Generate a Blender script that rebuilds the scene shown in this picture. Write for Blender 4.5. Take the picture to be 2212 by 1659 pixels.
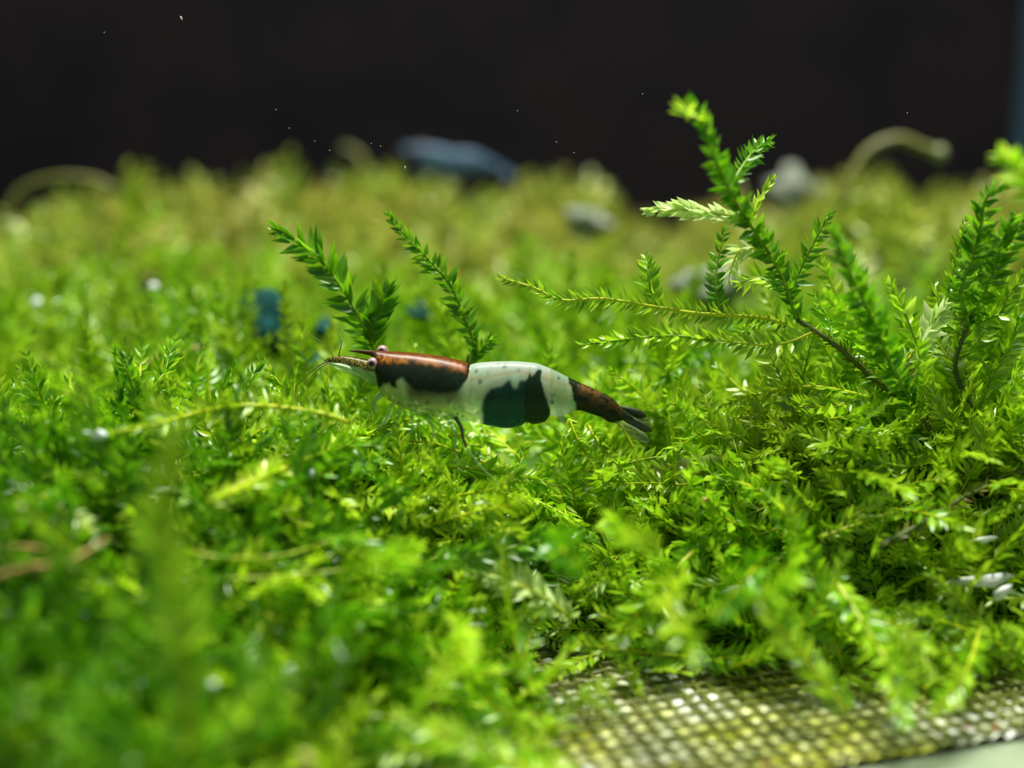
import bpy, math, random
import numpy as np
from mathutils import Vector, Matrix, noise as mnoise

# ------------------------------------------------------------------ units: 1 Blender unit = 1 centimetre
for o in list(bpy.data.objects):
    bpy.data.objects.remove(o, do_unlink=True)
scene = bpy.context.scene
COL = scene.collection
random.seed(7)

# ------------------------------------------------------------------ camera
PITCH = math.radians(12.0)
CAM_H = 2.8
FOCUS = 8.0
FRAME = 0.856                      # frame width / distance
cam_d = bpy.data.cameras.new('camera')
cam = bpy.data.objects.new('camera', cam_d)
COL.objects.link(cam)
cam.location = (0, 0, CAM_H)
cam.rotation_euler = (math.pi / 2 - PITCH, 0, 0)
cam_d.sensor_width = 36.0
cam_d.lens = 36.0 / FRAME
cam_d.clip_start = 0.05
cam_d.clip_end = 400
cam_d.dof.use_dof = True
cam_d.dof.focus_distance = FOCUS
APERTURE = 0.33                    # diameter, cm
cam_d.dof.aperture_fstop = cam_d.lens * 1e-3 / APERTURE
scene.camera = cam

# ------------------------------------------------------------------ world, lamp, exposure
w = bpy.data.worlds.new('World')
scene.world = w
w.use_nodes = True
bg = w.node_tree.nodes['Background']
bg.inputs[0].default_value = (0.80, 0.92, 1.0, 1)
bg.inputs[1].default_value = 0.20

def area_light(name, loc, target, sx, sy, power, col):
    d = bpy.data.lights.new(name, 'AREA')
    d.shape = 'RECTANGLE'; d.size = sx; d.size_y = sy; d.energy = power; d.color = col
    o = bpy.data.objects.new(name, d); COL.objects.link(o)
    o.location = loc
    o.rotation_euler = (Vector(target) - Vector(loc)).to_track_quat('-Z', 'Y').to_euler()
    return o
# the aquarium's LED hood, above the tank
area_light('aquarium_lamp', (1.5, 11.5, 30), (0.3, 9.0, 0), 16, 7, 28000, (1.0, 0.99, 0.93))

vs = scene.view_settings
vs.view_transform = 'Standard'
vs.look = 'None'
vs.gamma = 1.0
vs.use_curve_mapping = False
vs.exposure = 0.0

# ------------------------------------------------------------------ placing helpers
CAMV = np.array((0, 0, CAM_H))
FWD = np.array((0, math.cos(PITCH), -math.sin(PITCH)))
UPV = np.array((0, math.sin(PITCH), math.cos(PITCH)))
RGT = np.array((1.0, 0, 0))
def at(px, py, d):
    return CAMV + d * (FWD + (px - 1106) / 2212 * FRAME * RGT + (829.5 - py) / 2212 * FRAME * UPV)
def to_px(p):
    v = np.asarray(p) - CAMV
    d = v @ FWD
    return 1106 + (v @ RGT) / d / FRAME * 2212, 829.5 - (v @ UPV) / d / FRAME * 2212, d

def lin(r, g, b):
    f = lambda c: (c / 255 / 12.92) if c / 255 <= 0.04045 else ((c / 255 + 0.055) / 1.055) ** 2.4
    return (f(r), f(g), f(b))

def tag(o, label=None, cat=None, group=None, kind=None):
    if label: o['label'] = label
    if cat: o['category'] = cat
    if group: o['group'] = group
    if kind: o['kind'] = kind
    return o

def empty(name, loc=(0, 0, 0)):
    o = bpy.data.objects.new(name, None)
    o.empty_display_size = 0.05
    o.location = Vector(loc)
    COL.objects.link(o)
    return o

def mesh_obj(name, verts, faces, mats, parent=None, fmat=None, smooth=True, origin=None):
    """verts are world (or parent-local when parent sits at the origin given)"""
    me = bpy.data.meshes.new(name)
    verts = np.asarray(verts, dtype=np.float64)
    if origin is not None:
        verts = verts - np.asarray(origin)
    me.from_pydata(verts.tolist(), [], faces if isinstance(faces, list) else faces.tolist())
    for m in (mats if isinstance(mats, (list, tuple)) else [mats]):
        me.materials.append(m)
    if fmat is not None:
        me.polygons.foreach_set('material_index', np.asarray(fmat, dtype=np.int32))
    if smooth:
        me.polygons.foreach_set('use_smooth', np.ones(len(me.polygons), dtype=bool))
    me.update()
    o = bpy.data.objects.new(name, me)
    COL.objects.link(o)
    if parent is not None:
        o.parent = parent
    elif origin is not None:
        o.location = Vector(origin)
    return o

# ------------------------------------------------------------------ materials
def new_mat(name):
    m = bpy.data.materials.new(name)
    m.use_nodes = True
    nt = m.node_tree
    for n in list(nt.nodes): nt.nodes.remove(n)
    out = nt.nodes.new('ShaderNodeOutputMaterial')
    return m, nt, out

def ramp(nt, stops, fac):
    r = nt.nodes.new('ShaderNodeValToRGB')
    el = r.color_ramp.elements
    while len(el) > 1: el.remove(el[-1])
    el[0].position = stops[0][0]; el[0].color = (*stops[0][1], 1)
    for p, c in stops[1:]:
        e = el.new(p); e.color = (*c, 1)
    nt.links.new(fac, r.inputs[0])
    return r.outputs[0]

def noise_fac(nt, scale, detail=3.0, coord='Object', rough=0.55):
    t = nt.nodes.new('ShaderNodeTexCoord')
    if coord == 'Position':
        g = nt.nodes.new('ShaderNodeNewGeometry'); src = g.outputs['Position']
    else:
        src = t.outputs[coord]
    n = nt.nodes.new('ShaderNodeTexNoise')
    n.inputs['Scale'].default_value = scale
    n.inputs['Detail'].default_value = detail
    n.inputs['Roughness'].default_value = rough
    nt.links.new(src, n.inputs['Vector'])
    return n.outputs[0]

def leaf_mat(name, dark, mid, light, tint, tint_amt=0.5, transl=0.5, gloss=0.035, rough=0.30, tint_scale=0.9):
    """thin moss leaf: each leaf its own shade, patches of older growth, light passes through it"""
    m, nt, out = new_mat(name)
    L = nt.links.new
    geo = nt.nodes.new('ShaderNodeNewGeometry')
    oi = nt.nodes.new('ShaderNodeObjectInfo')
    add = nt.nodes.new('ShaderNodeMath'); add.operation = 'ADD'
    L(geo.outputs['Random Per Island'], add.inputs[0]); L(oi.outputs['Random'], add.inputs[1])
    fr = nt.nodes.new('ShaderNodeMath'); fr.operation = 'FRACT'; L(add.outputs[0], fr.inputs[0])
    c = ramp(nt, [(0.0, dark), (0.5, mid), (1.0, light)], fr.outputs[0])
    nf = noise_fac(nt, tint_scale, 2.0, 'Position')
    mr = nt.nodes.new('ShaderNodeMapRange')
    mr.inputs['From Min'].default_value = 0.42; mr.inputs['From Max'].default_value = 0.66
    mr.inputs['To Max'].default_value = tint_amt
    L(nf, mr.inputs['Value'])
    mx = nt.nodes.new('ShaderNodeMix'); mx.data_type = 'RGBA'
    L(mr.outputs[0], mx.inputs[0]); L(c, mx.inputs[6]); mx.inputs[7].default_value = (*tint, 1)
    col = mx.outputs[2]
    d = nt.nodes.new('ShaderNodeBsdfDiffuse'); L(col, d.inputs[0])
    t = nt.nodes.new('ShaderNodeBsdfTranslucent'); L(col, t.inputs[0])
    ms = nt.nodes.new('ShaderNodeMixShader'); ms.inputs[0].default_value = transl
    L(d.outputs[0], ms.inputs[1]); L(t.outputs[0], ms.inputs[2])
    g = nt.nodes.new('ShaderNodeBsdfGlossy'); g.inputs['Roughness'].default_value = rough
    g.inputs[0].default_value = (1, 1, 0.95, 1)
    m2 = nt.nodes.new('ShaderNodeMixShader'); m2.inputs[0].default_value = gloss
    L(ms.outputs[0], m2.inputs[1]); L(g.outputs[0], m2.inputs[2])
    L(m2.outputs[0], out.inputs[0])
    return m

def simple_mat(name, c1, c2=None, scale=8.0, rough=0.5, spec=0.5, transl=0.0, coord='Object', detail=3.0):
    m, nt, out = new_mat(name)
    L = nt.links.new
    p = nt.nodes.new('ShaderNodeBsdfPrincipled')
    p.inputs['Roughness'].default_value = rough
    p.inputs['Specular IOR Level'].default_value = spec
    c2 = c2 or c1
    col = ramp(nt, [(0.35, c1), (0.65, c2)], noise_fac(nt, scale, detail, coord))
    L(col, p.inputs['Base Color'])
    if transl > 0:
        t = nt.nodes.new('ShaderNodeBsdfTranslucent'); L(col, t.inputs[0])
        ms = nt.nodes.new('ShaderNodeMixShader'); ms.inputs[0].default_value = transl
        L(p.outputs[0], ms.inputs[1]); L(t.outputs[0], ms.inputs[2]); L(ms.outputs[0], out.inputs[0])
    else:
        L(p.outputs[0], out.inputs[0])
    return m

M = {}
M['fresh'] = leaf_mat('moss_leaf_fresh', (0.13, 0.38, 0.003), (0.29, 0.58, 0.005), (0.52, 0.80, 0.03), (0.34, 0.42, 0.015), 0.5)
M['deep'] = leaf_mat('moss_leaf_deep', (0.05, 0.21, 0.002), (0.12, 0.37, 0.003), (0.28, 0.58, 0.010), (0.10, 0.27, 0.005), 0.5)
M['olive'] = leaf_mat('moss_leaf_olive', (0.20, 0.30, 0.02), (0.36, 0.46, 0.04), (0.55, 0.60, 0.09), (0.46, 0.40, 0.08), 0.8, tint_scale=0.45)
M['bright'] = leaf_mat('moss_leaf_bright', (0.28, 0.58, 0.005), (0.46, 0.78, 0.01), (0.68, 0.90, 0.08), (0.55, 0.72, 0.02), 0.5)
M['pale'] = leaf_mat('moss_leaf_pale', (0.42, 0.66, 0.12), (0.62, 0.80, 0.25), (0.80, 0.90, 0.45), (0.65, 0.75, 0.30), 0.4)
M['brownish'] = leaf_mat('moss_leaf_old', (0.16, 0.17, 0.02), (0.26, 0.26, 0.03), (0.36, 0.36, 0.06), (0.30, 0.18, 0.05), 0.6)
M['stem'] = simple_mat('moss_stem_yellow', (0.42, 0.55, 0.01), (0.62, 0.68, 0.02), 6, 0.35, 0.4, 0.35)
M['stem_dark'] = simple_mat('moss_stem_dark', (0.05, 0.09, 0.01), (0.12, 0.15, 0.02), 6, 0.45, 0.4, 0.1)
M['stem_green'] = simple_mat('moss_stem_green', (0.14, 0.34, 0.01), (0.28, 0.46, 0.015), 6, 0.4, 0.4, 0.3)
M['stem_tan'] = simple_mat('moss_stem_tan', (0.42, 0.30, 0.09), (0.55, 0.36, 0.12), 6, 0.5, 0.3, 0.2)
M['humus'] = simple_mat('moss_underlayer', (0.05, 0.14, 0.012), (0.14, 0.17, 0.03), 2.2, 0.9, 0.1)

# ------------------------------------------------------------------ the tank
def box(name, lo, hi, mat):
    x0, y0, z0 = lo; x1, y1, z1 = hi
    v = [(x0, y0, z0), (x1, y0, z0), (x1, y1, z0), (x0, y1, z0), (x0, y0, z1), (x1, y0, z1), (x1, y1, z1), (x0, y1, z1)]
    f = [(0, 3, 2, 1), (4, 5, 6, 7), (0, 1, 5, 4), (1, 2, 6, 5), (2, 3, 7, 6), (3, 0, 4, 7)]
    return mesh_obj(name, v, f, mat, smooth=False)
WALL_Y = 22.5
FZ = -0.55                          # level of the tank floor under the net
M['floor'] = simple_mat('tank_floor', (0.20, 0.25, 0.15), (0.25, 0.30, 0.19), 1.5, 0.45, 0.3)
M['back'] = simple_mat('tank_back_black', (0.0066, 0.0066, 0.0078), (0.0105, 0.0082, 0.0092), 0.55, 0.8, 0.0)
M['side'] = simple_mat('tank_side_bluish', (0.020, 0.055, 0.078), (0.032, 0.075, 0.105), 0.7, 0.2, 0.5)
fl = box('floor', (-16, -1, FZ - 0.3), (9.6, WALL_Y, FZ - 0.06), M['floor']); fl['kind'] = 'structure'
wb = box('wall_back', (-16, WALL_Y, FZ - 0.3), (9.6, WALL_Y + 0.5, 26), M['back']); wb['kind'] = 'structure'
wr = box('wall_right', (9.28, -1, FZ - 0.06), (9.6, WALL_Y, 26), M['side']); wr['kind'] = 'structure'

# ------------------------------------------------------------------ the height of the moss
def sm(a, b, x):
    t = np.clip((x - a) / (b - a), 0, 1)
    return t * t * (3 - 2 * t)
def front_edge(x):
    return 4.8 + 2.55 * sm(-2.0, 0.0, x) + 0.22 * np.sin(x * 2.3 + 0.5) * sm(-0.5, 0.3, x) - 0.35 * sm(1.8, 3.0, x)
def moss_top(x, y):
    yf = front_edge(x)
    t = y - yf
    left = 1 - sm(-2.0, -0.2, x)
    h = FZ + 0.12 + (0.60 - FZ) * sm(-0.1, 0.95 + 1.7 * left, t) * (1 - 0.25 * left * (1 - sm(5.5, 7.3, y)))
    h = h + 0.12 * sm(7.0, 8.6, y) + 0.42 * sm(9.0, 12.5, y) + 0.55 * sm(12.0, 16.5, y)
    h = h - 0.75 * sm(16.0, 19.5, y) - 0.26 * sm(8.2, 9.2, y) * (1 - sm(10.0, 13.0, y))
    for (mx_, my_, rx, ry, a) in ((4.15, 13.4, 1.25, 1.3, 0.52), (-2.6, 15.0, 1.5, 1.6, 0.22), (-4.5, 13.4, 1.0, 1.2, 0.45),
                                  (-0.3, 15.5, 1.5, 1.5, 0.16), (1.9, 11.8, 0.9, 1.4, -0.45), (2.2, 15.5, 1.1, 2.6, -0.60),
                                  (-7.2, 14.0, 1.6, 4.0, -0.65), (-3.5, 13.6, 0.45, 1.2, -0.3), (3.5, 9.0, 1.5, 1.2, -0.15), (-2.0, 10.6, 0.5, 0.5, -0.4), (-1.5, 9.4, 0.4, 0.3, -0.3)):
        q = ((x - mx_) / rx) ** 2 + ((y - my_) / ry) ** 2
        h = h + a * np.exp(-q ** 1.5)
    h = h + 0.06 * np.sin(x * 2.1 + y * 1.3) * np.cos(y * 1.7 - x) + 0.05 * np.sin(x * 4.3 + 1) * np.cos(y * 3.9)
    return h

# under-layer: the tangle of old stems the shoots grow from
def build_under():
    nx, ny = 150, 170
    xs = np.linspace(-10.5, 9.2, nx); tt = np.linspace(0, 1, ny)
    V = np.zeros((nx, ny, 3))
    for i, x in enumerate(xs):
        y0 = front_edge(x) + 0.25
        ys = y0 + (20.5 - y0) * tt ** 1.35
        V[i, :, 0] = x; V[i, :, 1] = ys
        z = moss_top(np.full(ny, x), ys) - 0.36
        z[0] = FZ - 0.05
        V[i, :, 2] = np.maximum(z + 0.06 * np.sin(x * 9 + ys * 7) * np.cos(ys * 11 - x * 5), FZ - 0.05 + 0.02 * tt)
        V[i, -1, 2] = FZ - 0.05
    idx = np.arange(nx * ny).reshape(nx, ny)
    F = np.stack([idx[:-1, :-1], idx[1:, :-1], idx[1:, 1:], idx[:-1, 1:]], -1).reshape(-1, 4)
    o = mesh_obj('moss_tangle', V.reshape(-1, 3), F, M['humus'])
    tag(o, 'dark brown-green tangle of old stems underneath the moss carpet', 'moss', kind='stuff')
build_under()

# ------------------------------------------------------------------ moss shoots
LEAF_V = np.array([(0, 0, 0), (.28, .5, .10), (.28, 0, 0), (.28, -.5, .10), (.62, .36, .13), (.62, 0, .05), (.62, -.36, .13), (1, 0, .26)])
LEAF_F = [(0, 2, 1), (0, 3, 2), (1, 2, 5, 4), (2, 3, 6, 5), (4, 5, 7), (5, 6, 7)]
LITE_V = np.array([(0, 0, 0), (.4, .5, .12), (.4, 0, 0), (.4, -.5, .12), (1, 0, .2)])
LITE_F = np.array([(0, 2, 1), (0, 3, 2), (1, 2, 4), (2, 3, 4)])

def smooth_path(pts, step):
    """Catmull-Rom through pts, resampled at a fixed step"""
    P = np.asarray(pts, float)
    if len(P) == 2:
        P = np.array([P[0], (P[0] * 2 + P[1]) / 3, (P[0] + 2 * P[1]) / 3, P[1]])
    Q = np.vstack([2 * P[0] - P[1], P, 2 * P[-1] - P[-2]])
    out = []
    for i in range(1, len(Q) - 2):
        for t in np.linspace(0, 1, 14, endpoint=False):
            a, b, c, d = Q[i - 1], Q[i], Q[i + 1], Q[i + 2]
            out.append(0.5 * (2 * b + (c - a) * t + (2 * a - 5 * b + 4 * c - d) * t * t + (3 * b - a - 3 * c + d) * t ** 3))
    out.append(Q[-2])
    out = np.array(out)
    s = np.concatenate([[0], np.cumsum(np.linalg.norm(np.diff(out, axis=0), axis=1))])
    n = max(3, int(s[-1] / step) + 1)
    u = np.linspace(0, s[-1], n)
    return np.stack([np.interp(u, s, out[:, k]) for k in range(3)], 1)

def unit(v):
    return v / (np.linalg.norm(v, axis=-1, keepdims=True) + 1e-12)

def tube(path, r0, r1, sides=5, bump=0.0):
    P = np.asarray(path); n = len(P)
    T = unit(np.gradient(P, axis=0))
    ref = np.array((0.31, -0.9, 0.3))
    A = unit(np.cross(T, ref)); B = np.cross(T, A)
    r = np.linspace(r0, r1, n)
    if bump: r = r * (1 + bump * (np.arange(n) % 2))
    an = np.arange(sides) * 2 * math.pi / sides
    V = P[:, None] + r[:, None, None] * (np.cos(an)[None, :, None] * A[:, None] + np.sin(an)[None, :, None] * B[:, None])
    idx = np.arange(n * sides).reshape(n, sides)
    nx = np.roll(idx, -1, axis=1)
    F = np.stack([idx[:-1], nx[:-1], nx[1:], idx[1:]], -1).reshape(-1, 4).tolist()
    F.append(idx[0][::-1].tolist()); F.append(idx[-1].tolist())
    return V.reshape(-1, 3), F

def leaf_frames(path, normal, ll, rng, lw=0.36, spread=52, ranks=3, base_bare=0.0, sides=(1, 1), tipk=0.55):
    """for every leaf: origin, 3 axes already scaled (length, width, normal)"""
    n = len(path)
    T = unit(np.gradient(path, axis=0))
    N = unit(np.asarray(normal) - T * (T @ np.asarray(normal))[:, None])
    S = np.cross(T, N)
    out = []
    for i in range(int(n * base_bare), n):
        u = i / (n - 1)
        k = (1.0 if u < 0.72 else 1.0 - (1 - tipk) * (u - 0.72) / 0.28)
        k *= 0.75 + 0.25 * min(1, u * 5)
        opts = []
        if sides[0]: opts.append((1, 0.0))
        if sides[1]: opts.append((-1, 0.0))
        if ranks > 2 and i % 2 == 0: opts.append((rng.choice((-1, 1)), rng.uniform(0.7, 1.6)))
        if ranks > 3 and i % 2 == 1: opts.append((rng.choice((-1, 1)), -rng.uniform(0.6, 1.4)))
        for sd, el in opts:
            a = math.radians(spread * (1 - 0.45 * max(0, u - 0.6) / 0.4) + rng.gauss(0, 8))
            b = el + rng.gauss(0, 0.28)
            lat = sd * S[i] * math.cos(b) + N[i] * math.sin(b)
            d = math.cos(a) * T[i] + math.sin(a) * lat
            nn = unit(np.cross(d, np.cross(T[i] if abs(d @ T[i]) < .97 else N[i], d)))
            # leaf blade faces: roughly the shoot's own flat side, rolled a bit
            nz = unit(N[i] * math.cos(b) - sd * S[i] * math.sin(b) + 0.25 * T[i])
            nz = unit(nz - d * (nz @ d))
            roll = rng.gauss(0, 0.45)
            wy = np.cross(nz, d)
            nz2 = nz * math.cos(roll) + wy * math.sin(roll)
            wy2 = np.cross(nz2, d)
            s = ll * k * rng.uniform(0.8, 1.18)
            out.append((path[i], d * s, wy2 * s * lw * rng.uniform(0.85, 1.15), nz2 * s * (1 if rng.random() < 0.7 else -0.6)))
    return out

def frames_to_mesh(fr, tv, tf, off=0):
    O = np.array([f[0] for f in fr]); X = np.array([f[1] for f in fr]); Y = np.array([f[2] for f in fr]); Z = np.array([f[3] for f in fr])
    V = O[:, None] + tv[None, :, 0:1] * X[:, None] + tv[None, :, 1:2] * Y[:, None] + tv[None, :, 2:3] * Z[:, None]
    m = len(tv)
    F = (np.asarray(tf)[None] + (np.arange(len(fr)) * m)[:, None, None] + off).reshape(-1, np.asarray(tf).shape[1])
    return V.reshape(-1, 3), F

_leafmesh = {}
def leaf_mesh(mat):
    if mat not in _leafmesh:
        me = bpy.data.meshes.new('leaf')
        me.from_pydata(LEAF_V.tolist(), [], LEAF_F)
        me.materials.append(M[mat])
        me.polygons.foreach_set('use_smooth', np.ones(len(me.polygons), dtype=bool))
        me.update()
        _leafmesh[mat] = me
    return _leafmesh[mat]

def add_leaf_objects(fr, mat, parent, origin):
    me = leaf_mesh(mat)
    for o_, X, Y, Z in fr:
        lo = bpy.data.objects.new('leaf', me)
        lo.parent = parent
        q = o_ - origin
        lo.matrix_basis = Matrix(((X[0], Y[0], Z[0], q[0]), (X[1], Y[1], Z[1], q[1]), (X[2], Y[2], Z[2], q[2]), (0, 0, 0, 1)))
        COL.objects.link(lo)

PENDING = []
COVER = []                          # what has been planted so far
def surf_d(px, py, _m={}):
    """distance of the outermost layer of moss along a line of sight"""
    n = len(COVER)
    if _m.get('n') != n:
        V = np.vstack(COVER) - CAMV
        d = V @ FWD
        X = ((1106 + (V @ RGT) / d / FRAME * 2212) // 60).astype(int); Y = ((829.5 - (V @ UPV) / d / FRAME * 2212) // 60).astype(int)
        key = X * 1000 + Y
        o = np.lexsort((d, key)); key, d = key[o], d[o]
        u, st_, ct = np.unique(key, return_index=True, return_counts=True)
        _m['n'] = n
        _m['map'] = {int(k): float(d[a + int(c * 0.07)]) for k, a, c in zip(u, st_, ct)}
    return _m['map'].get(int(px // 60) * 1000 + int(py // 60), 8.0)
def on_moss(pts, lift=0.14):
    """lay a shoot given by its outline points on the surface of the moss"""
    t = np.arange(len(pts)); d = np.array([surf_d(p[0], p[1]) for p in pts])
    if len(pts) > 2:
        c = np.polyfit(t, d, 1); d = 0.7 * np.polyval(c, t) + 0.3 * d
    return [(p[0], p[1], float(q) - lift) for p, q in zip(pts, d)]
TOCAM = unit(CAMV - at(1106, 850, 8))
def px_path(pts):
    return [at(*p) for p in pts]

LONG = [(760, 915, 0), (700, 895, 0), (620, 882, 0), (520, 876, 0), (420, 893, 0), (330, 918, 0), (225, 938, 0)]
LAID = {5, 6, 7, 8, 9, 16, 17, 18, 19, 20, 21, 22, 25, 27, 28, 29, 30, 31, 32, 34}
def moss_shoot(label, pts, leaf='fresh', stem='stem_green', ll=0.12, r=0.010, step=0.034, nrm=None, seed=0, group=None,
               spread=52, ranks=3, singles=True, bare=0.0, lw=0.36, sides=(1, 1), world=False, tipk=0.55):
    """one shoot of moss: an Empty at its base > stem, leaves"""
    rng = random.Random(seed * 7919 + 13)
    P = np.asarray(pts if world else px_path(on_moss(pts, 0.42 if seed == 5 else 0.14) if seed in LAID else pts), float)
    root = empty('moss_shoot', P[0]); root_at = P[0].copy()
    tag(root, label, 'moss', group)
    path = smooth_path(P, step)
    V, F = tube(path, r, r * 0.45, 5, 0.25)
    mesh_obj('stem', V, F, M[stem], root, origin=root_at)
    nrm = TOCAM if nrm is None else np.asarray(nrm)
    nrm = unit(nrm + np.array([rng.gauss(0, .25), rng.gauss(0, .1), rng.gauss(0, .25)]))
    fr = leaf_frames(path, nrm, ll, rng, lw, spread, ranks, bare, sides, tipk)
    if singles:
        add_leaf_objects(fr, leaf, root, root_at)
    else:
        V, F = frames_to_mesh(fr, LITE_V, LITE_F)
        o = mesh_obj('leaves', V, F, M[leaf], root, origin=root_at)
        PENDING.append(V)
        o['kind'] = 'stuff'
    return root

# ---- the carpet: thousands of shoots that nobody could count, one object for each stretch of it
def shoot_proto(rng, length=1.0, curl=0.3, ll=0.13, step=0.042, ranks=2, side_shoots=1):
    az = rng.uniform(0, 6.28)
    pts = [np.zeros(3)]
    d = np.array((0, 0, 1.0))
    for k in range(4):
        d = unit(d + curl * 0.35 * np.array((math.cos(az), math.sin(az), -0.2)) + np.array([rng.gauss(0, .1) for _ in range(3)]))
        pts.append(pts[-1] + d * length / 4)
    path = smooth_path(pts, step)
    nv = unit(np.array((math.cos(az), math.sin(az), 0.3)))
    fr = leaf_frames(path, nv, ll, rng, 0.36, 52, ranks)
    tubes = [tube(path[::3] if len(path) > 9 else path, 0.011, 0.005, 4)]
    for _ in range(side_shoots):
        i = int(len(path) * rng.uniform(0.2, 0.6))
        T = unit(path[i + 1] - path[i])
        S = unit(np.cross(T, nv)) * rng.choice((-1, 1))
        L2 = length * rng.uniform(0.25, 0.45)
        sp = smooth_path([path[i], path[i] + (T * .5 + S * .7) * L2 * .5, path[i] + (T * .8 + S * .9) * L2], step)
        fr += leaf_frames(sp, nv, ll * .85, rng, 0.36, 52, ranks)
        tubes.append(tube(sp[::3] if len(sp) > 9 else sp, 0.008, 0.004, 4))
    LV, LF = frames_to_mesh(fr, LITE_V, LITE_F)
    TV, TF, off = [], [], 0
    for V, F in tubes:
        TV.append(V)
        TF += [(f[0] + off, f[1] + off, f[2] + off, f[3] + off) for f in F]
        off += len(V)
    return LV, LF, np.vstack(TV), np.array(TF)

_pr = random.Random(5)
PROTOS = [shoot_proto(_pr, 1.0, _pr.uniform(0.2, 0.9), side_shoots=_pr.choice((0, 1, 1, 2))) for _ in range(12)]
SHORT = [shoot_proto(_pr, 0.55, _pr.uniform(0.1, 0.6), ll=0.13, step=0.05, side_shoots=1) for _ in range(8)]

def rot_to(d, spin):
    d = unit(d)
    q = Vector((0, 0, 1)).rotation_difference(Vector(d)).to_matrix()
    return np.array(q @ Matrix.Rotation(spin, 3, 'Z'))

def fast_mesh(name, V, tris, quads, mats):
    """triangles take the first material, quads the second"""
    me = bpy.data.meshes.new(name)
    nt_, nq = len(tris), len(quads)
    me.vertices.add(len(V)); me.vertices.foreach_set('co', np.ascontiguousarray(V, dtype=np.float32).ravel())
    loops = np.concatenate([tris.ravel(), quads.ravel()]).astype(np.int32)
    me.loops.add(len(loops)); me.loops.foreach_set('vertex_index', loops)
    me.polygons.add(nt_ + nq)
    me.polygons.foreach_set('loop_start', np.concatenate([np.arange(nt_) * 3, nt_ * 3 + np.arange(nq) * 4]).astype(np.int32))
    for m in mats: me.materials.append(m)
    me.polygons.foreach_set('material_index', np.concatenate([np.zeros(nt_), np.ones(nq)]).astype(np.int32))
    me.polygons.foreach_set('use_smooth', np.ones(nt_ + nq, dtype=bool))
    me.update(calc_edges=True)
    me.validate()
    o = bpy.data.objects.new(name, me)
    COL.objects.link(o)
    return o

def in_poly(px, py, poly):
    P = np.array(poly); n = len(P); ins = np.zeros(np.shape(px), bool)
    j = n - 1
    for i in range(n):
        xi, yi, xj, yj = P[i, 0], P[i, 1], P[j, 0], P[j, 1]
        c = ((yi > py) != (yj > py)) & (px < (xj - xi) * (py - yi) / (yj - yi + 1e-9) + xi)
        ins ^= c; j = i
    return ins
# no shoot grows through, or stands right before, the two shrimps
CLEAR = [([(640, 800), (690, 770), (725, 725), (760, 745), (830, 742), (1000, 762), (1160, 772), (1250, 808), (1345, 868), (1420, 890), (1425, 960), (1330, 935), (1240, 905),
           (1195, 920), (1090, 935), (1000, 925), (930, 915), (880, 912), (808, 900), (795, 835), (700, 800)], 8.3),
         ([(850, 305), (960, 285), (1040, 320), (1120, 370), (1100, 395), (1040, 405), (960, 372), (860, 345)], 16.2)]
def blocks(V):
    v = V - CAMV
    d = v @ FWD
    px = 1106 + (v @ RGT) / d / FRAME * 2212; py = 829.5 - (v @ UPV) / d / FRAME * 2212
    for poly, dist in CLEAR:
        if (in_poly(px, py, poly) & (d < dist)).mean() > 0.004: return True
    return False

def carpet(label, count, xr, yr, leaf, stem, dirfun, seed, protos=PROTOS, scale=(0.7, 1.2), sink=0.30, keep=None, lift=0.0, free=False):
    rng = random.Random(seed)
    VV, TT, QQ, off = [], [], [], 0
    made = 0
    while made < count:
        y = yr[0] + (yr[1] - yr[0]) * rng.random()
        wx = 0.47 * y + 1.0
        x = rng.uniform(max(xr[0], -wx), min(xr[1], wx))
        if x > 8.7: continue
        if not free and y < front_edge(x) + 0.05: 
            if rng.random() < 0.98: continue
            made += 0
        if keep and not keep(x, y, rng): continue
        s = rng.uniform(*scale)
        z = float(moss_top(np.array(x), np.array(y))) - sink * s + lift + rng.uniform(-0.12, 0.06)
        z = max(z, FZ + 0.06)
        if free: z = FZ + 0.07 + rng.uniform(0, 0.05)
        d = dirfun(x, y, rng)
        R = rot_to(d, rng.uniform(0, 6.28)) * s
        LV, LF, SV, SF = rng.choice(protos)
        p = np.array((x, y, z))
        V = np.vstack([LV, SV]) @ R.T + p
        if blocks(V): continue
        VV.append(V); TT.append(LF + off); QQ.append(SF + off + len(LV))
        off += len(V); made += 1
    V = np.vstack(VV)
    V[:, 2] = np.maximum(V[:, 2], FZ + 0.05)
    COVER.append(V)
    o = fast_mesh('moss_carpet', V, np.vstack(TT), np.vstack(QQ), [M[leaf], M[stem]])
    tag(o, label, 'moss', kind='stuff')
    return o

def dir_up(tilt_lo, tilt_hi, az0=None, azs=9.0):
    def f(x, y, rng):
        t = math.radians(rng.uniform(tilt_lo, tilt_hi))
        a = rng.uniform(0, 6.28) if az0 is None else math.radians(az0) + rng.gauss(0, azs)
        return np.array((math.sin(t) * math.cos(a), math.sin(t) * math.sin(a), math.cos(t)))
    return f
def dir_lay(x, y, rng):
    """combed flat: shoots lie to the left or right, tips lifting a little"""
    a = (math.pi if rng.random() < 0.55 else 0) + rng.gauss(0, 0.6)
    t = math.radians(rng.uniform(55, 92))
    return np.array((math.sin(t) * math.cos(a), math.sin(t) * math.sin(a), math.cos(t)))

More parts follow.
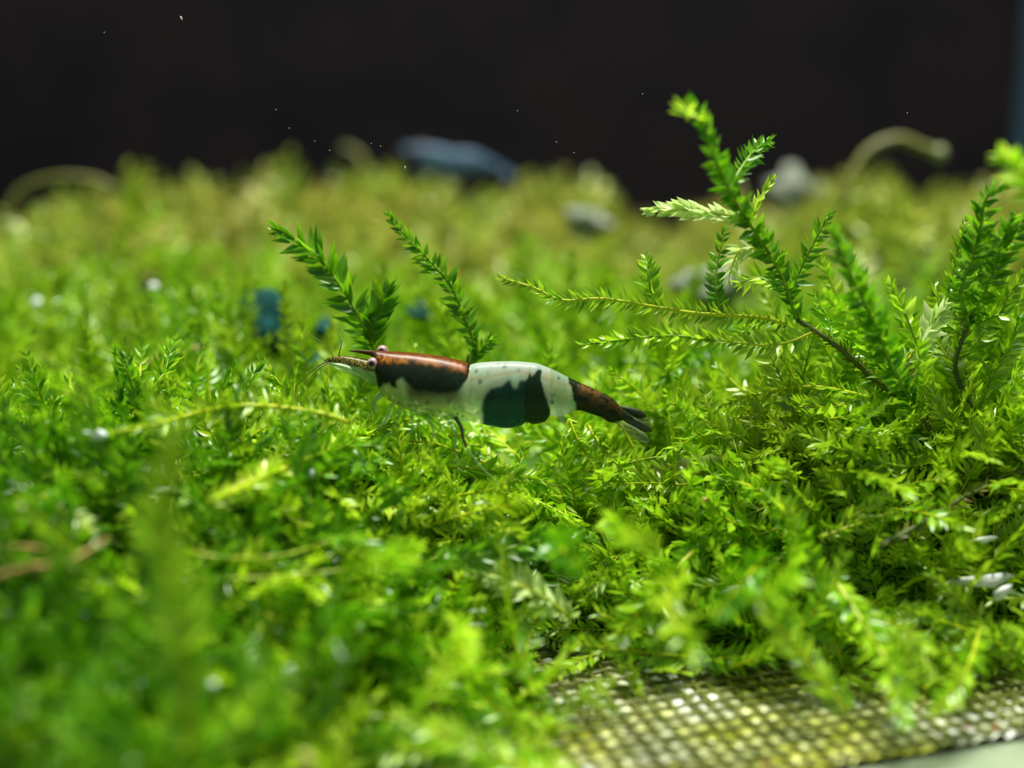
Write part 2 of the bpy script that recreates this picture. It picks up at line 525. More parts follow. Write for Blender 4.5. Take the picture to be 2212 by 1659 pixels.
carpet('olive-yellow moss carpet far back against the black tank wall', 800, (-10, 8.6), (12.2, 19.5), 'olive', 'stem_green', dir_up(5, 60), 11, SHORT, (1.2, 2.0), 0.30)
carpet('yellow-green moss carpet between the shrimp and the far olive moss', 560, (-7, 7), (9.2, 13.0), 'fresh', 'stem_green', dir_up(10, 70), 12, PROTOS, (0.8, 1.3), 0.50,
       keep=lambda x, y, r: not (((x - 4.15) / 1.2) ** 2 + ((y - 13.2) / 1.3) ** 2 < 1))
carpet('bright green moss carpet around and just behind the shrimp', 430, (-5, 5), (7.0, 9.6), 'fresh', 'stem', dir_up(25, 85), 13, PROTOS, (0.8, 1.2), 0.36)
carpet('green moss carpet of shoots lying flat in front of the shrimp', 440, (-0.9, 3.9), (6.3, 8.1), 'fresh', 'stem', dir_lay, 14, PROTOS, (0.7, 1.1), 0.08)
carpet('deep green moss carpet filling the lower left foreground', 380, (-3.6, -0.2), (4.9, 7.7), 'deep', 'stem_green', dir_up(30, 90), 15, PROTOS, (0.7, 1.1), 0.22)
carpet('short bright yellow-green moss spreading over the left part of the net', 260, (-2.0, 0.9), (5.2, 7.4), 'bright', 'stem', dir_up(55, 94), 16, SHORT, (0.6, 1.1), 0.08,
       keep=lambda x, y, r: r.random() < 1.0 - 0.95 * sm(-1.1, 0.0, np.array(x)))

def on_floor(px, py, z):
    v = at(px, py, 1.0) - CAMV
    t = (z - CAM_H) / v[2]
    return CAMV + t * v

carpet('sparse bright moss bits lying loose on the bare net', 30, (-1.0, 1.15), (5.6, 7.2), 'bright', 'stem', dir_up(78, 92), 17, SHORT, (0.5, 0.95), 0.0, free=True,
       keep=lambda x, y, r: y < front_edge(x) + 0.2 and r.random() < 1 - 0.75 * sm(-0.3, 1.1, np.array(x)))
# ------------------------------------------------------------------ the woven net under the moss
M['net'] = simple_mat('net_thread', (0.10, 0.13, 0.010), (0.20, 0.21, 0.04), 5, 0.3, 0.6, 0.1, coord='Object')
def film_mat():
    """pale floor film seen through the net: whitish in patches, olive with algae elsewhere"""
    m, nt, out = new_mat('algae_film')
    L = nt.links.new
    p = nt.nodes.new('ShaderNodeBsdfPrincipled')
    p.inputs['Roughness'].default_value = 0.20
    p.inputs['Specular IOR Level'].default_value = 0.7
    c1 = ramp(nt, [(0.34, (0.42, 0.46, 0.02)), (0.46, (0.70, 0.72, 0.10)), (0.54, (0.76, 0.78, 0.45)), (0.62, (0.92, 0.93, 0.84))], noise_fac(nt, 1.3, 2.0, 'Position'))
    c2 = ramp(nt, [(0.34, (0.50, 0.55, 0.30)), (0.52, (1, 1, 1))], noise_fac(nt, 9.0, 2.0, 'Position'))
    mx = nt.nodes.new('ShaderNodeMix'); mx.data_type = 'RGBA'; mx.blend_type = 'MULTIPLY'; mx.inputs[0].default_value = 1.0
    L(c1, mx.inputs[6]); L(c2, mx.inputs[7]); L(mx.outputs[2], p.inputs['Base Color'])
    L(p.outputs[0], out.inputs[0])
    return m
M['film'] = film_mat()
def build_net():
    yaw = math.radians(17)
    ex = np.array((math.cos(yaw), math.sin(yaw), 0)); ey = np.array((-math.sin(yaw), math.cos(yaw), 0))
    corner = on_floor(2050, 1605, FZ)
    pitch, rad, amp = 0.112, 0.0145, 0.006
    root = empty('net', corner)
    tag(root, 'woven net of dark olive threads lying on the tank floor', 'net')
    nu0, nu1, nv = -46, 14, 30
    rng = random.Random(4)
    def thread(a, b, phase):
        n = int(round(np.linalg.norm(b - a) / pitch)) * 2 + 1
        P = np.linspace(a, b, n)
        P[:, 2] += amp * np.sin(np.arange(n) * math.pi / 2 + phase)
        w1, w2, w3 = rng.uniform(0, 6), rng.uniform(.2, .5), rng.uniform(0, 6)
        wob = 0.010 * np.sin(np.arange(n) * w2 * .3 + w1) + 0.006 * np.sin(np.arange(n) * w2 + w3)
        side = unit(np.cross(b - a, (0, 0, 1)))
        return tube(P + wob[:, None] * side, rad, rad, 6)
    for j in range(nv):                     # threads running left-right
        a = ey * pitch * (j + .5) + ex * pitch * nu0; b = ey * pitch * (j + .5) + ex * pitch * nu1
        V, F = thread(a, b, math.pi * (j % 2))
        mesh_obj('thread', V, F, M['net'], root)
    for i in range(nu0, nu1):               # threads running front-back
        a = ex * pitch * (i + .5); b = a + ey * pitch * nv
        V, F = thread(a, b, math.pi * ((i + 1) % 2))
        mesh_obj('thread', V, F, M['net'], root)
    # the slimy film bulging up through every cell of the net
    k = 4
    NI, NJ = (nu1 - nu0) * k + 1, nv * k + 1
    I, J = np.meshgrid(np.arange(NI), np.arange(NJ), indexing='ij')
    u = nu0 + I / k; v = J / k
    cell = np.abs(np.sin(math.pi * (u - .5))) * np.abs(np.sin(math.pi * (v - .5)))
    r2 = np.random.RandomState(3)
    amp_c = r2.uniform(0.35, 1.0, (nu1 - nu0 + 2, nv + 2))
    A = amp_c[np.floor(u - .5 - nu0 + 1).astype(int), np.floor(v + .5).astype(int)]
    Z = FZ - 0.040 + 0.050 * A * np.sqrt(cell) + 0.004 * np.sin(I * 1.7 + J * 2.3)
    V = corner[None, None, :] * np.array((1, 1, 0)) + u[..., None] * pitch * ex + v[..., None] * pitch * ey
    V[..., 2] = Z
    idx = np.arange(NI * NJ).reshape(NI, NJ)
    F = np.stack([idx[:-1, :-1], idx[1:, :-1], idx[1:, 1:], idx[:-1, 1:]], -1).reshape(-1, 4)
    o = mesh_obj('algae_film', V.reshape(-1, 3), F, M['film'])
    tag(o, 'pale yellow-green slimy film showing through the cells of the net', 'algae', kind='stuff')
build_net()

# ------------------------------------------------------------------ the shrimp
def pchip(x, y, xi):
    """monotone cubic interpolation"""
    x = np.asarray(x, float); y = np.asarray(y, float)
    h = np.diff(x); d = np.diff(y) / h
    m = np.zeros(len(x))
    for i in range(1, len(x) - 1):
        if d[i - 1] * d[i] > 0:
            w1 = 2 * h[i] + h[i - 1]; w2 = h[i] + 2 * h[i - 1]
            m[i] = (w1 + w2) / (w1 / d[i - 1] + w2 / d[i])
    m[0], m[-1] = d[0], d[-1]
    k = np.clip(np.searchsorted(x, xi) - 1, 0, len(x) - 2)
    t = (xi - x[k]) / h[k]
    return ((2 * t ** 3 - 3 * t ** 2 + 1) * y[k] + (t ** 3 - 2 * t ** 2 + t) * h[k] * m[k]
            + (-2 * t ** 3 + 3 * t ** 2) * y[k + 1] + (t ** 3 - t ** 2) * h[k] * m[k + 1])

# side outline, in 1/323 cm: back point (x, y), belly point (x, y), half width
ST = [(757, 757, 757, 759, 1.2), (780, 756.5, 782, 764, 3), (803, 757, 805, 770, 6), (812, 757.5, 812, 776, 13), (818, 758, 815, 812, 25), (826, 758.5, 819, 840, 31),
      (845, 760, 838, 862, 39), (880, 762, 872, 880, 44), (930, 767, 925, 895, 47), (980, 776, 975, 905, 46), (1008, 784, 1003, 909, 44), (1015, 788.5, 1013, 908, 40),
      (1030, 785, 1025, 911, 42), (1063, 782, 1060, 919, 43), (1105, 781, 1094, 924, 42), (1140, 783, 1126, 918, 40), (1157, 785, 1137, 911, 38), (1172, 790, 1153, 915.5, 37),
      (1188, 796, 1177, 910, 34), (1205, 804, 1190, 897, 31), (1229, 816, 1208, 900, 28), (1250, 826, 1228, 892, 26), (1271, 835, 1250, 886, 24), (1292, 845, 1278, 894, 22),
      (1313, 854, 1303, 903, 19), (1330, 867, 1318, 912, 16), (1342, 880, 1331, 913, 13), (1360, 893, 1354, 906, 9), (1385, 909, 1383, 915, 6), (1400, 921, 1399, 924, 2)]
HD = [(703, 778, 703, 781, 1.5), (718, 772, 720, 787, 6), (740, 769, 742, 795, 11), (765, 771, 766, 803, 15), (792, 776, 790, 813, 19), (815, 780, 812, 830, 23), (835, 790, 830, 845, 20)]
SC = FRAME * FOCUS / 2212
def loft(st, rings, sides, power=1.0):
    A = np.array(st); u = np.arange(len(A)); ui = np.linspace(0, len(A) - 1, rings)
    C = [pchip(u, A[:, k], ui) for k in range(5)]
    an = np.arange(sides) * 2 * math.pi / sides
    ca, sa = np.cos(an), np.sin(an)
    mx_ = (C[0] + C[2]) / 2; my_ = (C[1] + C[3]) / 2
    px = mx_[:, None] + ca[None] * (C[0] - C[2])[:, None] / 2
    py = my_[:, None] + ca[None] * (C[1] - C[3])[:, None] / 2
    # flanks fuller below, keeled above
    wdt = C[4][:, None] * np.sign(sa)[None] * (np.abs(sa) ** 0.85)[None] * (1 - 0.10 * ca[None])
    V = np.stack([px, wdt, py], -1)
    idx = np.arange(rings * sides).reshape(rings, sides); nx = np.roll(idx, -1, axis=1)
    F = np.stack([idx[:-1], idx[1:], nx[1:], nx[:-1]], -1).reshape(-1, 4).tolist()
    F.append(idx[0].tolist()); F.append(idx[-1][::-1].tolist())
    return V.reshape(-1, 3), F, ui

def vnoise(px, py, s, seed=0.0):
    return np.array([mnoise.noise(Vector((a * s, b * s, seed))) for a, b in zip(px, py)])

DARK_CARA = [(814, 770), (812, 815), (815, 848), (824, 839), (834, 829), (845, 829), (853, 836), (864, 842), (861, 826), (872, 814), (882, 828), (900, 842), (930, 847), (965, 849), (987, 846), (1000, 837),
             (1012, 816), (1016, 800), (1016, 770), (930, 740), (812, 740)]
DARK_ABD = [(1042, 880), (1044, 862), (1052, 849), (1063, 836), (1078, 835), (1087, 831), (1094, 823), (1101, 818), (1106, 827), (1111, 838), (1116, 840), (1119, 827), (1124, 821), (1134, 822), (1140, 815),
            (1143, 804), (1148, 812), (1153, 809), (1158, 801), (1162, 798), (1170, 800), (1167, 814), (1169, 828), (1176, 850), (1183, 870), (1188, 886), (1188, 905), (1178, 930), (1130, 940), (1080, 940), (1046, 925), (1043, 905)]
SPECKS = [(1030, 802, 4), (1038, 825, 5), (1091, 791, 5.5), (1077, 788, 3), (1192, 868, 5), (1206, 817, 4), (1196, 852, 3), (912, 847, 4), (926, 869, 4), (864, 869, 3.5), (888, 876, 3.5), (906, 875, 3.5), (841, 865, 3), (973, 867, 3.5),
          (1055, 806, 2.5), (1120, 800, 3), (1218, 842, 3), (950, 885, 3), (855, 852, 2.5), (935, 884, 2.5), (990, 893, 4), (980, 898, 3), (1000, 897, 3)]

def pigment(px, py):
    """pigment of the shell, and a painted highlight, at each point of its side: RGB and how solid it is"""
    n = len(px)
    n1 = vnoise(px, py, 0.06, 1.0); n2 = vnoise(px, py, 0.16, 5.0); n3 = vnoise(px, py, 0.035, 9.0); n4 = vnoise(px, py, 0.3, 3.0)
    qx = px + 2.5 * n2; qy = py + 2.5 * n1 + 1.2 * n4
    C = np.zeros((n, 4))
    white = np.array((0.42, 0.58, 0.40)); cream = np.array((0.50, 0.54, 0.34)); bluew = np.array((0.46, 0.55, 0.50))
    t = np.clip(0.5 + 1.2 * n3, 0, 1)[:, None]
    C[:, :3] = white * (1 - t) + cream * t
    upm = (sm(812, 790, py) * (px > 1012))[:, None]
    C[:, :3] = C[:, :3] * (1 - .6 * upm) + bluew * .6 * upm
    C[:, 3] = 0.74 - 0.42 * sm(862, 912, py) * (px < 1042) - 0.25 * (px > 1188) - 0.34 * sm(885, 825, px) * sm(832, 856, py)
    # reddish seam along the flank of the abdomen
    line = np.interp(px, [1014, 1060, 1094, 1130, 1173, 1230], [821, 813, 805, 803, 816, 834])
    k = (np.exp(-((py - line) / 3.0) ** 2) * (px > 1014) * (px < 1232) * 0.6)[:, None]
    C[:, :3] = C[:, :3] * (1 - k) + np.array((0.42, 0.20, 0.12)) * k
    def paint(mask, col, a=1.0):
        m_ = mask.astype(float)[:, None] * a
        C[:, :3] = C[:, :3] * (1 - m_) + np.array(col) * m_
        C[:, 3] = C[:, 3] * (1 - m_[:, 0]) + m_[:, 0]
    # brown veil below the dark saddle
    veil = sm(884, 846, qy) * sm(868, 895, qx) * sm(1005, 985, qx) * (px < 1014) * (qy > 815)
    paint(veil, (0.085, 0.075, 0.018), 0.9)
    d = in_poly(qx, qy, DARK_CARA) & (px < 1016)
    paint(d, (0.012, 0.022, 0.010))
    paint(d & (n2 > 0.25), (0.02, 0.045, 0.035), .8)
    # orange saddle
    edge = np.interp(px, [810, 822, 845, 870, 900, 930, 960, 990, 1008], [784, 785, 786, 785, 784, 787, 793, 804, 808]) + 14 * n1 + 16 * n2 + 8 * n4 + 2
    org = (py < edge) & (px > 818) & (px < 1010)
    paint(org, (0.30, 0.085, 0.008), 0.92)
    paint(org & (n2 + .9 * n4 + .3 * n1 > 0.12), (0.035, 0.022, 0.007), .9)
    paint(org & (n3 + n2 < -0.25), (0.52, 0.21, 0.03), .75)
    ridge = np.interp(px, [757, 850, 930, 980, 1014], [757, 760, 767, 776, 788])
    paint((py < ridge + 5) & (px < 1012), (0.13, 0.035, 0.006), .8)
    paint((px < 818) & (py < 780), (0.075, 0.042, 0.010))
    painted_hl = (np.abs(py - (ridge + 14)) < 4.5) & (px > 905) & (px < 1006) & (n2 > -0.15)
    paint(painted_hl, (0.42, 0.20, 0.13), .55)  # pinkish highlight along the back, painted into the shell colour
    # dark lobes of the abdomen
    a = in_poly(qx * 0.6 + px * 0.4, qy * 0.6 + py * 0.4, DARK_ABD)
    seam = 1133 + 3 * n1
    paint(a & (px < seam), (0.006, 0.060, 0.036))
    paint(a & (px < seam) & (py < 862 + 12 * n1), (0.008, 0.030, 0.026), .75)
    paint(a & (px < seam) & (n2 > 0.3), (0.015, 0.11, 0.045), .7)
    paint(a & (px >= seam), (0.009, 0.030, 0.009))
    # dark tail with brown marbling
    bx = np.interp(py, [800, 816, 850, 880, 900], [1226, 1228, 1236, 1243, 1246]) + 6 * n1 + 5 * n2
    tl = px > bx
    paint(tl, (0.014, 0.022, 0.007))
    axis = np.interp(px, [1230, 1280, 1320, 1345], [838, 862, 880, 895])
    paint(tl & (py < axis + 14 * n1 + 6) & (px > 1248) & (n2 + n1 > -0.25), (0.085, 0.050, 0.010), .85)
    paint(tl & (py < axis - 6) & (px > 1255) & (px < 1300) & (n2 > -.1), (0.20, 0.085, 0.02), .7)
    paint((px > 1344), (0.028, 0.035, 0.014))
    for sx, sy, r in SPECKS:
        paint(((px - sx) ** 2 + (py - sy) ** 2) < (r * (1 + .4 * n4)) ** 2, (0.012, 0.05, 0.06), .85)
    return C

def head_pigment(px, py):
    n1 = vnoise(px, py, 0.1, 2.0); n2 = vnoise(px, py, 0.25, 8.0)
    C = np.zeros((len(px), 4))
    C[:, :3] = (0.42, 0.66, 0.33); C[:, 3] = 0.55
    mid = np.interp(px, [700, 740, 800, 835], [781, 785, 802, 815])
    up = (py < mid + 4 * n1)
    C[up, :3] = (0.11, 0.10, 0.020); C[up, 3] = 0.95
    u2 = up & (n2 > 0.12); C[u2, :3] = (0.30, 0.24, 0.03)
    u3 = up & (n2 < -0.2); C[u3, :3] = (0.03, 0.045, 0.015)
    return C

def shell_mat(name):
    m, nt, out = new_mat(name)
    L = nt.links.new
    a = nt.nodes.new('ShaderNodeAttribute'); a.attribute_name = 'pigment'
    p = nt.nodes.new('ShaderNodeBsdfPrincipled')
    p.inputs['Roughness'].default_value = 0.32
    p.inputs['Specular IOR Level'].default_value = 0.25
    L(a.outputs['Color'], p.inputs['Base Color'])
    t = nt.nodes.new('ShaderNodeBsdfTranslucent'); L(a.outputs['Color'], t.inputs[0])
    ms = nt.nodes.new('ShaderNodeMixShader'); ms.inputs[0].default_value = 0.35
    L(p.outputs[0], ms.inputs[1]); L(t.outputs[0], ms.inputs[2])
    tr = nt.nodes.new('ShaderNodeBsdfTransparent'); tr.inputs[0].default_value = (0.93, 0.97, 0.92, 1)
    m2 = nt.nodes.new('ShaderNodeMixShader')
    L(a.outputs['Alpha'], m2.inputs[0]); L(tr.outputs[0], m2.inputs[1]); L(ms.outputs[0], m2.inputs[2])
    L(m2.outputs[0], out.inputs[0])
    return m

def eye_mat():
    m, nt, out = new_mat('shrimp_eye')
    L = nt.links.new
    tc = nt.nodes.new('ShaderNodeTexCoord')
    sep = nt.nodes.new('ShaderNodeSeparateXYZ'); L(tc.outputs['Object'], sep.inputs[0])
    ab = nt.nodes.new('ShaderNodeMath'); ab.operation = 'ABSOLUTE'; L(sep.outputs[1], ab.inputs[0])
    mul = nt.nodes.new('ShaderNodeMath'); mul.operation = 'MULTIPLY'; mul.inputs[1].default_value = 1 / (13 * SC)
    L(ab.outputs[0], mul.inputs[0])
    c = ramp(nt, [(0.55, (0.30, 0.20, 0.19)), (0.80, (0.34, 0.24, 0.24)), (0.90, (0.05, 0.014, 0.018)), (1.0, (0.035, 0.01, 0.013))], mul.outputs[0])
    p = nt.nodes.new('ShaderNodeBsdfPrincipled'); p.inputs['Roughness'].default_value = 0.15
    L(c, p.inputs['Base Color']); L(p.outputs[0], out.inputs[0])
    return m

def ghost_mat(name, col, alpha, rough=0.3):
    m, nt, out = new_mat(name)
    L = nt.links.new
    p = nt.nodes.new('ShaderNodeBsdfPrincipled'); p.inputs['Roughness'].default_value = rough
    nf = noise_fac(nt, 20.0, 2.0)
    c = ramp(nt, [(0.35, tuple(.8 * v for v in col)), (0.65, col)], nf)
    L(c, p.inputs['Base Color']); p.inputs['Alpha'].default_value = alpha
    L(p.outputs[0], out.inputs[0])
    return m

M['shell'] = shell_mat('shrimp_shell')
M['eye'] = eye_mat()
M['limb'] = ghost_mat('shrimp_limb_clear', (0.42, 0.60, 0.34), 0.38)
M['scale'] = ghost_mat('shrimp_scale', (0.34, 0.52, 0.22), 0.35)
M['limb_dark'] = ghost_mat('shrimp_limb_dark', (0.10, 0.09, 0.05), 0.8)
M['feeler'] = ghost_mat('shrimp_feeler', (0.06, 0.07, 0.025), 0.9)
M['fan'] = ghost_mat('shrimp_fan', (0.030, 0.040, 0.018), 0.9)
M['fan_clear'] = ghost_mat('shrimp_fan_clear', (0.16, 0.20, 0.10), 0.45)

def build_shrimp(label, place, pig, head_pig, mats, rings=420, sides=128, detail=True):
    """place: 4x4 matrix from outline units (x right, y away, z down in the outline) to the world"""
    root = empty('shrimp', (0, 0, 0))
    tag(root, label, 'shrimp')
    root.matrix_world = place
    def loc(V):   # outline -> local
        V = np.asarray(V, float)
        return np.stack([(V[:, 0] - 1060) * SC, V[:, 1] * SC, (850 - V[:, 2]) * SC / math.cos(PITCH)], 1)
    V1, F1, ui = loft(ST, rings, sides)
    # shallow grooves between the plates of the abdomen
    V2, F2, _ = loft(HD, rings // 4, sides // 2)
    C1 = pig(V1[:, 0], V1[:, 2] + 0.2 * np.abs(V1[:, 1])); C2 = head_pig(V2[:, 0], V2[:, 2] + 0.2 * np.abs(V2[:, 1]))
    G = C1.reshape(rings, sides, 4)
    for _ in range(2):                      # pigment borders are soft
        G = (2 * G + np.roll(G, 1, 1) + np.roll(G, -1, 1) + np.concatenate([G[:1], G[:-1]]) + np.concatenate([G[1:], G[-1:]])) / 6
    C1 = G.reshape(-1, 4)
    for gx, slope in ((1016, -.05), (1052, -.1), (1134, -.22), (1186, -.3), (1236, -.42), (1290, -.4)):
        g = np.exp(-((V1[:, 0] - gx - (V1[:, 2] - 850) * slope) / 3.0) ** 2) * 0.05
        V1[:, 1] *= 1 - g
    V = np.vstack([V1, V2]); F = F1 + [tuple(i + len(V1) for i in f) for f in F2]
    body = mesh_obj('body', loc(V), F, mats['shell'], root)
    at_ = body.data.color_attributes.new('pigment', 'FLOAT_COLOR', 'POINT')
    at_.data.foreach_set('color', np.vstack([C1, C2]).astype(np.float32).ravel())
    # eyes
    for (ex_, ey_, ez_) in ((809, -17, 782), (827, 13, 761)):
        import bmesh
        bm = bmesh.new(); bmesh.ops.create_uvsphere(bm, u_segments=20, v_segments=14, radius=13 * SC)
        me = bpy.data.meshes.new('eye'); bm.to_mesh(me); bm.free()
        me.materials.append(mats['eye'])
        me.polygons.foreach_set('use_smooth', np.ones(len(me.polygons), dtype=bool))
        e = bpy.data.objects.new('eye', me); COL.objects.link(e); e.parent = root
        e.location = loc([(ex_, ey_, ez_)])[0]
        e.rotation_euler = (math.radians(-6), 0, math.radians(-8))
        V, F = tube(smooth_path(loc([(ex_ + 14, ey_ * .5, ez_ + 8), (ex_ + 4, ey_ * .9, ez_ + 2)]), 0.01), 7 * SC, 9 * SC, 8)
        o = mesh_obj('eye_stalk', V, F, mats['limb'], e)
        o.matrix_parent_inverse = (Matrix.Translation(e.location) @ e.rotation_euler.to_matrix().to_4x4()).inverted()
    # feelers
    for pts, r0 in (([(712, -4, 779), (690, -14, 790), (664, -22, 811), (640, -28, 832)], 1.3), ([(715, -8, 781), (695, -20, 793), (676, -28, 810), (655, -36, 832)], 1.1),
                    ([(733, 4, 770), (737, 8, 755), (738, 14, 741), (728, 22, 722)], 1.4), ([(722, 6, 773), (712, 12, 758), (692, 20, 742), (660, 30, 722)], 0.9)):
        V, F = tube(smooth_path(loc(pts), 0.012), r0 * SC, 0.35 * SC, 6)
        mesh_obj('antenna', V, F, mats['feeler'], root)
    # flat blade beside the feelers
    for s in (-1, 1):
        prof = [(712, 783, 1.5), (735, 789, 7), (765, 800, 11), (795, 812, 12), (818, 824, 8)]
        Vt, Ft = [], []
        for i, (x, y, hw) in enumerate(prof):
            for (dy, dz) in ((0, -hw), (-2 * s, 0), (0, hw), (2 * s, 0)):
                Vt.append((x, s * (14 - 5 * (i == 0)) + dy, y + dz))
        for i in range(4):
            for k in range(4):
                Ft.append((i * 4 + k, i * 4 + (k + 1) % 4, (i + 1) * 4 + (k + 1) % 4, (i + 1) * 4 + k))
        Ft += [(0, 1, 2, 3), (16, 17, 18, 19)]
        mesh_obj('antenna_scale', loc(Vt), Ft, mats['scale'], root)
    # walking legs, mouth limbs
    legs = [((848, 872), (836, 900), (816, 918), (800, 930)), ((866, 880), (858, 912), (838, 930), (826, 948)), ((890, 886), (892, 922), (872, 942), (862, 965)),
            ((925, 892), (938, 930), (926, 955), (920, 985)), ((962, 898), (985, 930), (984, 960), (990, 990))]
    for s in (-1, 1):
        for li, ((ax, ay), (bx, by), (cx, cy), (dx, dy)) in enumerate(legs):
            j = 10 * (s > 0)
            V, F = tube(smooth_path(loc([(ax, s * 22, ay - 4), (bx + j, s * 40, by), (cx + j, s * 46, cy), (dx + j, s * 52, dy)]), 0.012), 4.2 * SC, 1.5 * SC, 7)
            mesh_obj('leg', V, F, mats['limb'], root)
        V, F = tube(smooth_path(loc([(828, s * 16, 848), (812, s * 22, 862), (806, s * 22, 880), (814, s * 20, 892)]), 0.012), 6 * SC, 1.8 * SC, 7)
        mesh_obj('mouth_limb', V, F, mats['limb'], root)
    # hind leg held back under the belly, brown at its joint
    V, F = tube(smooth_path(loc([(985, -30, 894), (997, -40, 915), (1001, -44, 935), (1008, -48, 955)]), 0.012), 4.4 * SC, 2.6 * SC, 7)
    mesh_obj('leg', V, F, mats['limb_dark'], root)
    V, F = tube(smooth_path(loc([(1008, -48, 955), (1040, -54, 996), (1075, -58, 1028), (1104, -60, 1054)]), 0.012), 2.6 * SC, 1.2 * SC, 7)
    mesh_obj('leg', V, F, mats['limb'], root)
    # swimming limbs
    for k, (x, y) in enumerate(((1040, 908), (1085, 916), (1130, 908), (1168, 905), (1207, 895))):
        for s in (-1, 1):
            prof = [(x, y - 8, 6), (x + 4, y + 4, 8), (x + 9, y + 14, 6), (x + 14, y + 20, 2)] if k in (4,) else [(x, y - 10, 6), (x + 3, y - 4, 7), (x + 5, y + 1, 5), (x + 7, y + 4, 2)]
            Vt, Ft = [], []
            for (qx, qy, hw) in prof:
                for (ddx, dyy) in ((-hw, 0), (0, -2.5), (hw, 0), (0, 2.5)):
                    Vt.append((qx + ddx, s * 14 + dyy, qy))
            for i in range(3):
                for q in range(4):
                    Ft.append((i * 4 + q, i * 4 + (q + 1) % 4, (i + 1) * 4 + (q + 1) % 4, (i + 1) * 4 + q))
            Ft += [(0, 1, 2, 3), (12, 13, 14, 15)]
            mesh_obj('swimmeret', loc(Vt), Ft, mats['limb'], root)
    # tail fan
    def blade(a, b, y0, y1, hw, mat):
        A = np.array((a[0], y0, a[1])); B = np.array((b[0], y1, b[1]))
        T = unit(B - A); Sd = unit(np.cross(T, (0.0, 1.0, 0.0))) ; Nn = np.cross(T, Sd)
        Vt, Ft, n = [], [], 9
        for i in range(n):
            u = i / (n - 1)
            h = hw * (0.35 + 1.0 * math.sin(min(1, u * 1.15 + .05) * math.pi * 0.62)) * (1 if u < .7 else math.sqrt(max(0.02, 1 - ((u - .7) / .3) ** 2)))
            c = A + (B - A) * u
            for (p, q) in ((-1, 0), (-.3, -1.2), (.5, -1.0), (1, 0), (.5, 1.0), (-.3, 1.2)):
                Vt.append(c + Sd * h * p + Nn * q)
        for i in range(n - 1):
            for q in range(6):
                Ft.append((i * 6 + q, i * 6 + (q + 1) % 6, (i + 1) * 6 + (q + 1) % 6, (i + 1) * 6 + q))
        Ft += [tuple(range(6)), tuple(range(6 * n - 6, 6 * n))]
        mesh_obj('tail_blade', loc(Vt), Ft, mat, root)
    blade((1336, 882), (1399, 904), 8, 16, 7.5, mats['fan'])
    blade((1332, 892), (1409, 930), -4, -10, 7.5, mats['fan'])
    blade((1326, 904), (1404, 950), -10, -22, 8.0, mats['fan_clear'])
    blade((1338, 890), (1404, 916), 12, 26, 7.0, mats['fan_clear'])
    return root

sh_c = at(1060, 850, FOCUS)
SMAT = {k: M[k] for k in ('shell', 'eye', 'limb', 'scale', 'limb_dark', 'feeler', 'fan', 'fan_clear')}
build_shrimp('white shrimp with black and orange patches on the moss in the middle', Matrix.Translation(Vector(sh_c)), pigment, head_pigment, SMAT)

# the blue shrimp far behind
def blue_pig(px, py):
    n1 = vnoise(px, py, 0.03, 4.0)
    C = np.zeros((len(px), 4)); t = np.clip(.5 + n1, 0, 1)[:, None]
    C[:, :3] = np.array((0.06, 0.13, 0.22)) * (1 - t) + np.array((0.12, 0.21, 0.28)) * t
    C[:, 3] = 0.75
    return C
BM = dict(SMAT)
BM['limb'] = ghost_mat('blue_limb', (0.12, 0.22, 0.36), 0.6); BM['limb_dark'] = BM['limb']; BM['scale'] = BM['limb']
BM['feeler'] = ghost_mat('blue_feeler', (0.10, 0.16, 0.26), 0.8); BM['fan'] = ghost_mat('blue_fan', (0.14, 0.24, 0.36), 0.55); BM['fan_clear'] = BM['fan']
bc = at(990, 348, 15.5)
build_shrimp('blue shrimp far behind, standing on the back edge of the moss', Matrix.Translation(Vector(bc)) @ Matrix.Rotation(math.radians(2), 4, 'Y') @ Matrix.Scale(0.66, 4), blue_pig, blue_pig, BM, 120, 40)

# ------------------------------------------------------------------ single moss shoots one can point to
def moss_plant(label, branches, seed):
    """a branching plant: an Empty at its root > branches > leaves"""
    base = at(*branches[0]['pts'][0])
    root = empty('moss_plant', base)
    tag(root, label, 'moss')
    left = 300
    for bi, b in enumerate(branches):
        rng = random.Random(seed * 131 + bi)
        path = smooth_path(px_path(b['pts']), b.get('step', 0.036))
        r = b.get('r', 0.010)
        V, F = tube(path, r, r * b.get('taper', 0.45), 6, 0.2)
        br = mesh_obj('branch', V, F, M[b.get('stem', 'stem_green')], root, origin=base)
        if b.get('leaf'):
            nrm = unit(TOCAM + np.array([rng.gauss(0, .3), rng.gauss(0, .1), rng.gauss(0, .3)]) + np.array(b.get('turn', (0, 0, 0))))
            fr = leaf_frames(path, nrm, b.get('ll', 0.125), rng, b.get('lw', 0.36), b.get('spread', 52), b.get('ranks', 2), b.get('bare', 0.0))
            near = abs(np.mean([p[2] for p in b['pts']]) - FOCUS) < 0.3
            if near and len(fr) <= left:
                add_leaf_objects(fr, b['leaf'], br, base); left -= len(fr)
            else:                           # past 300 leaves, or too blurred to pick apart
                V, F = frames_to_mesh(fr, LITE_V, LITE_F)
                o = mesh_obj('leaves', V, F, M[b['leaf']], br, origin=base); o['kind'] = 'stuff'
    return root

S_ = moss_shoot
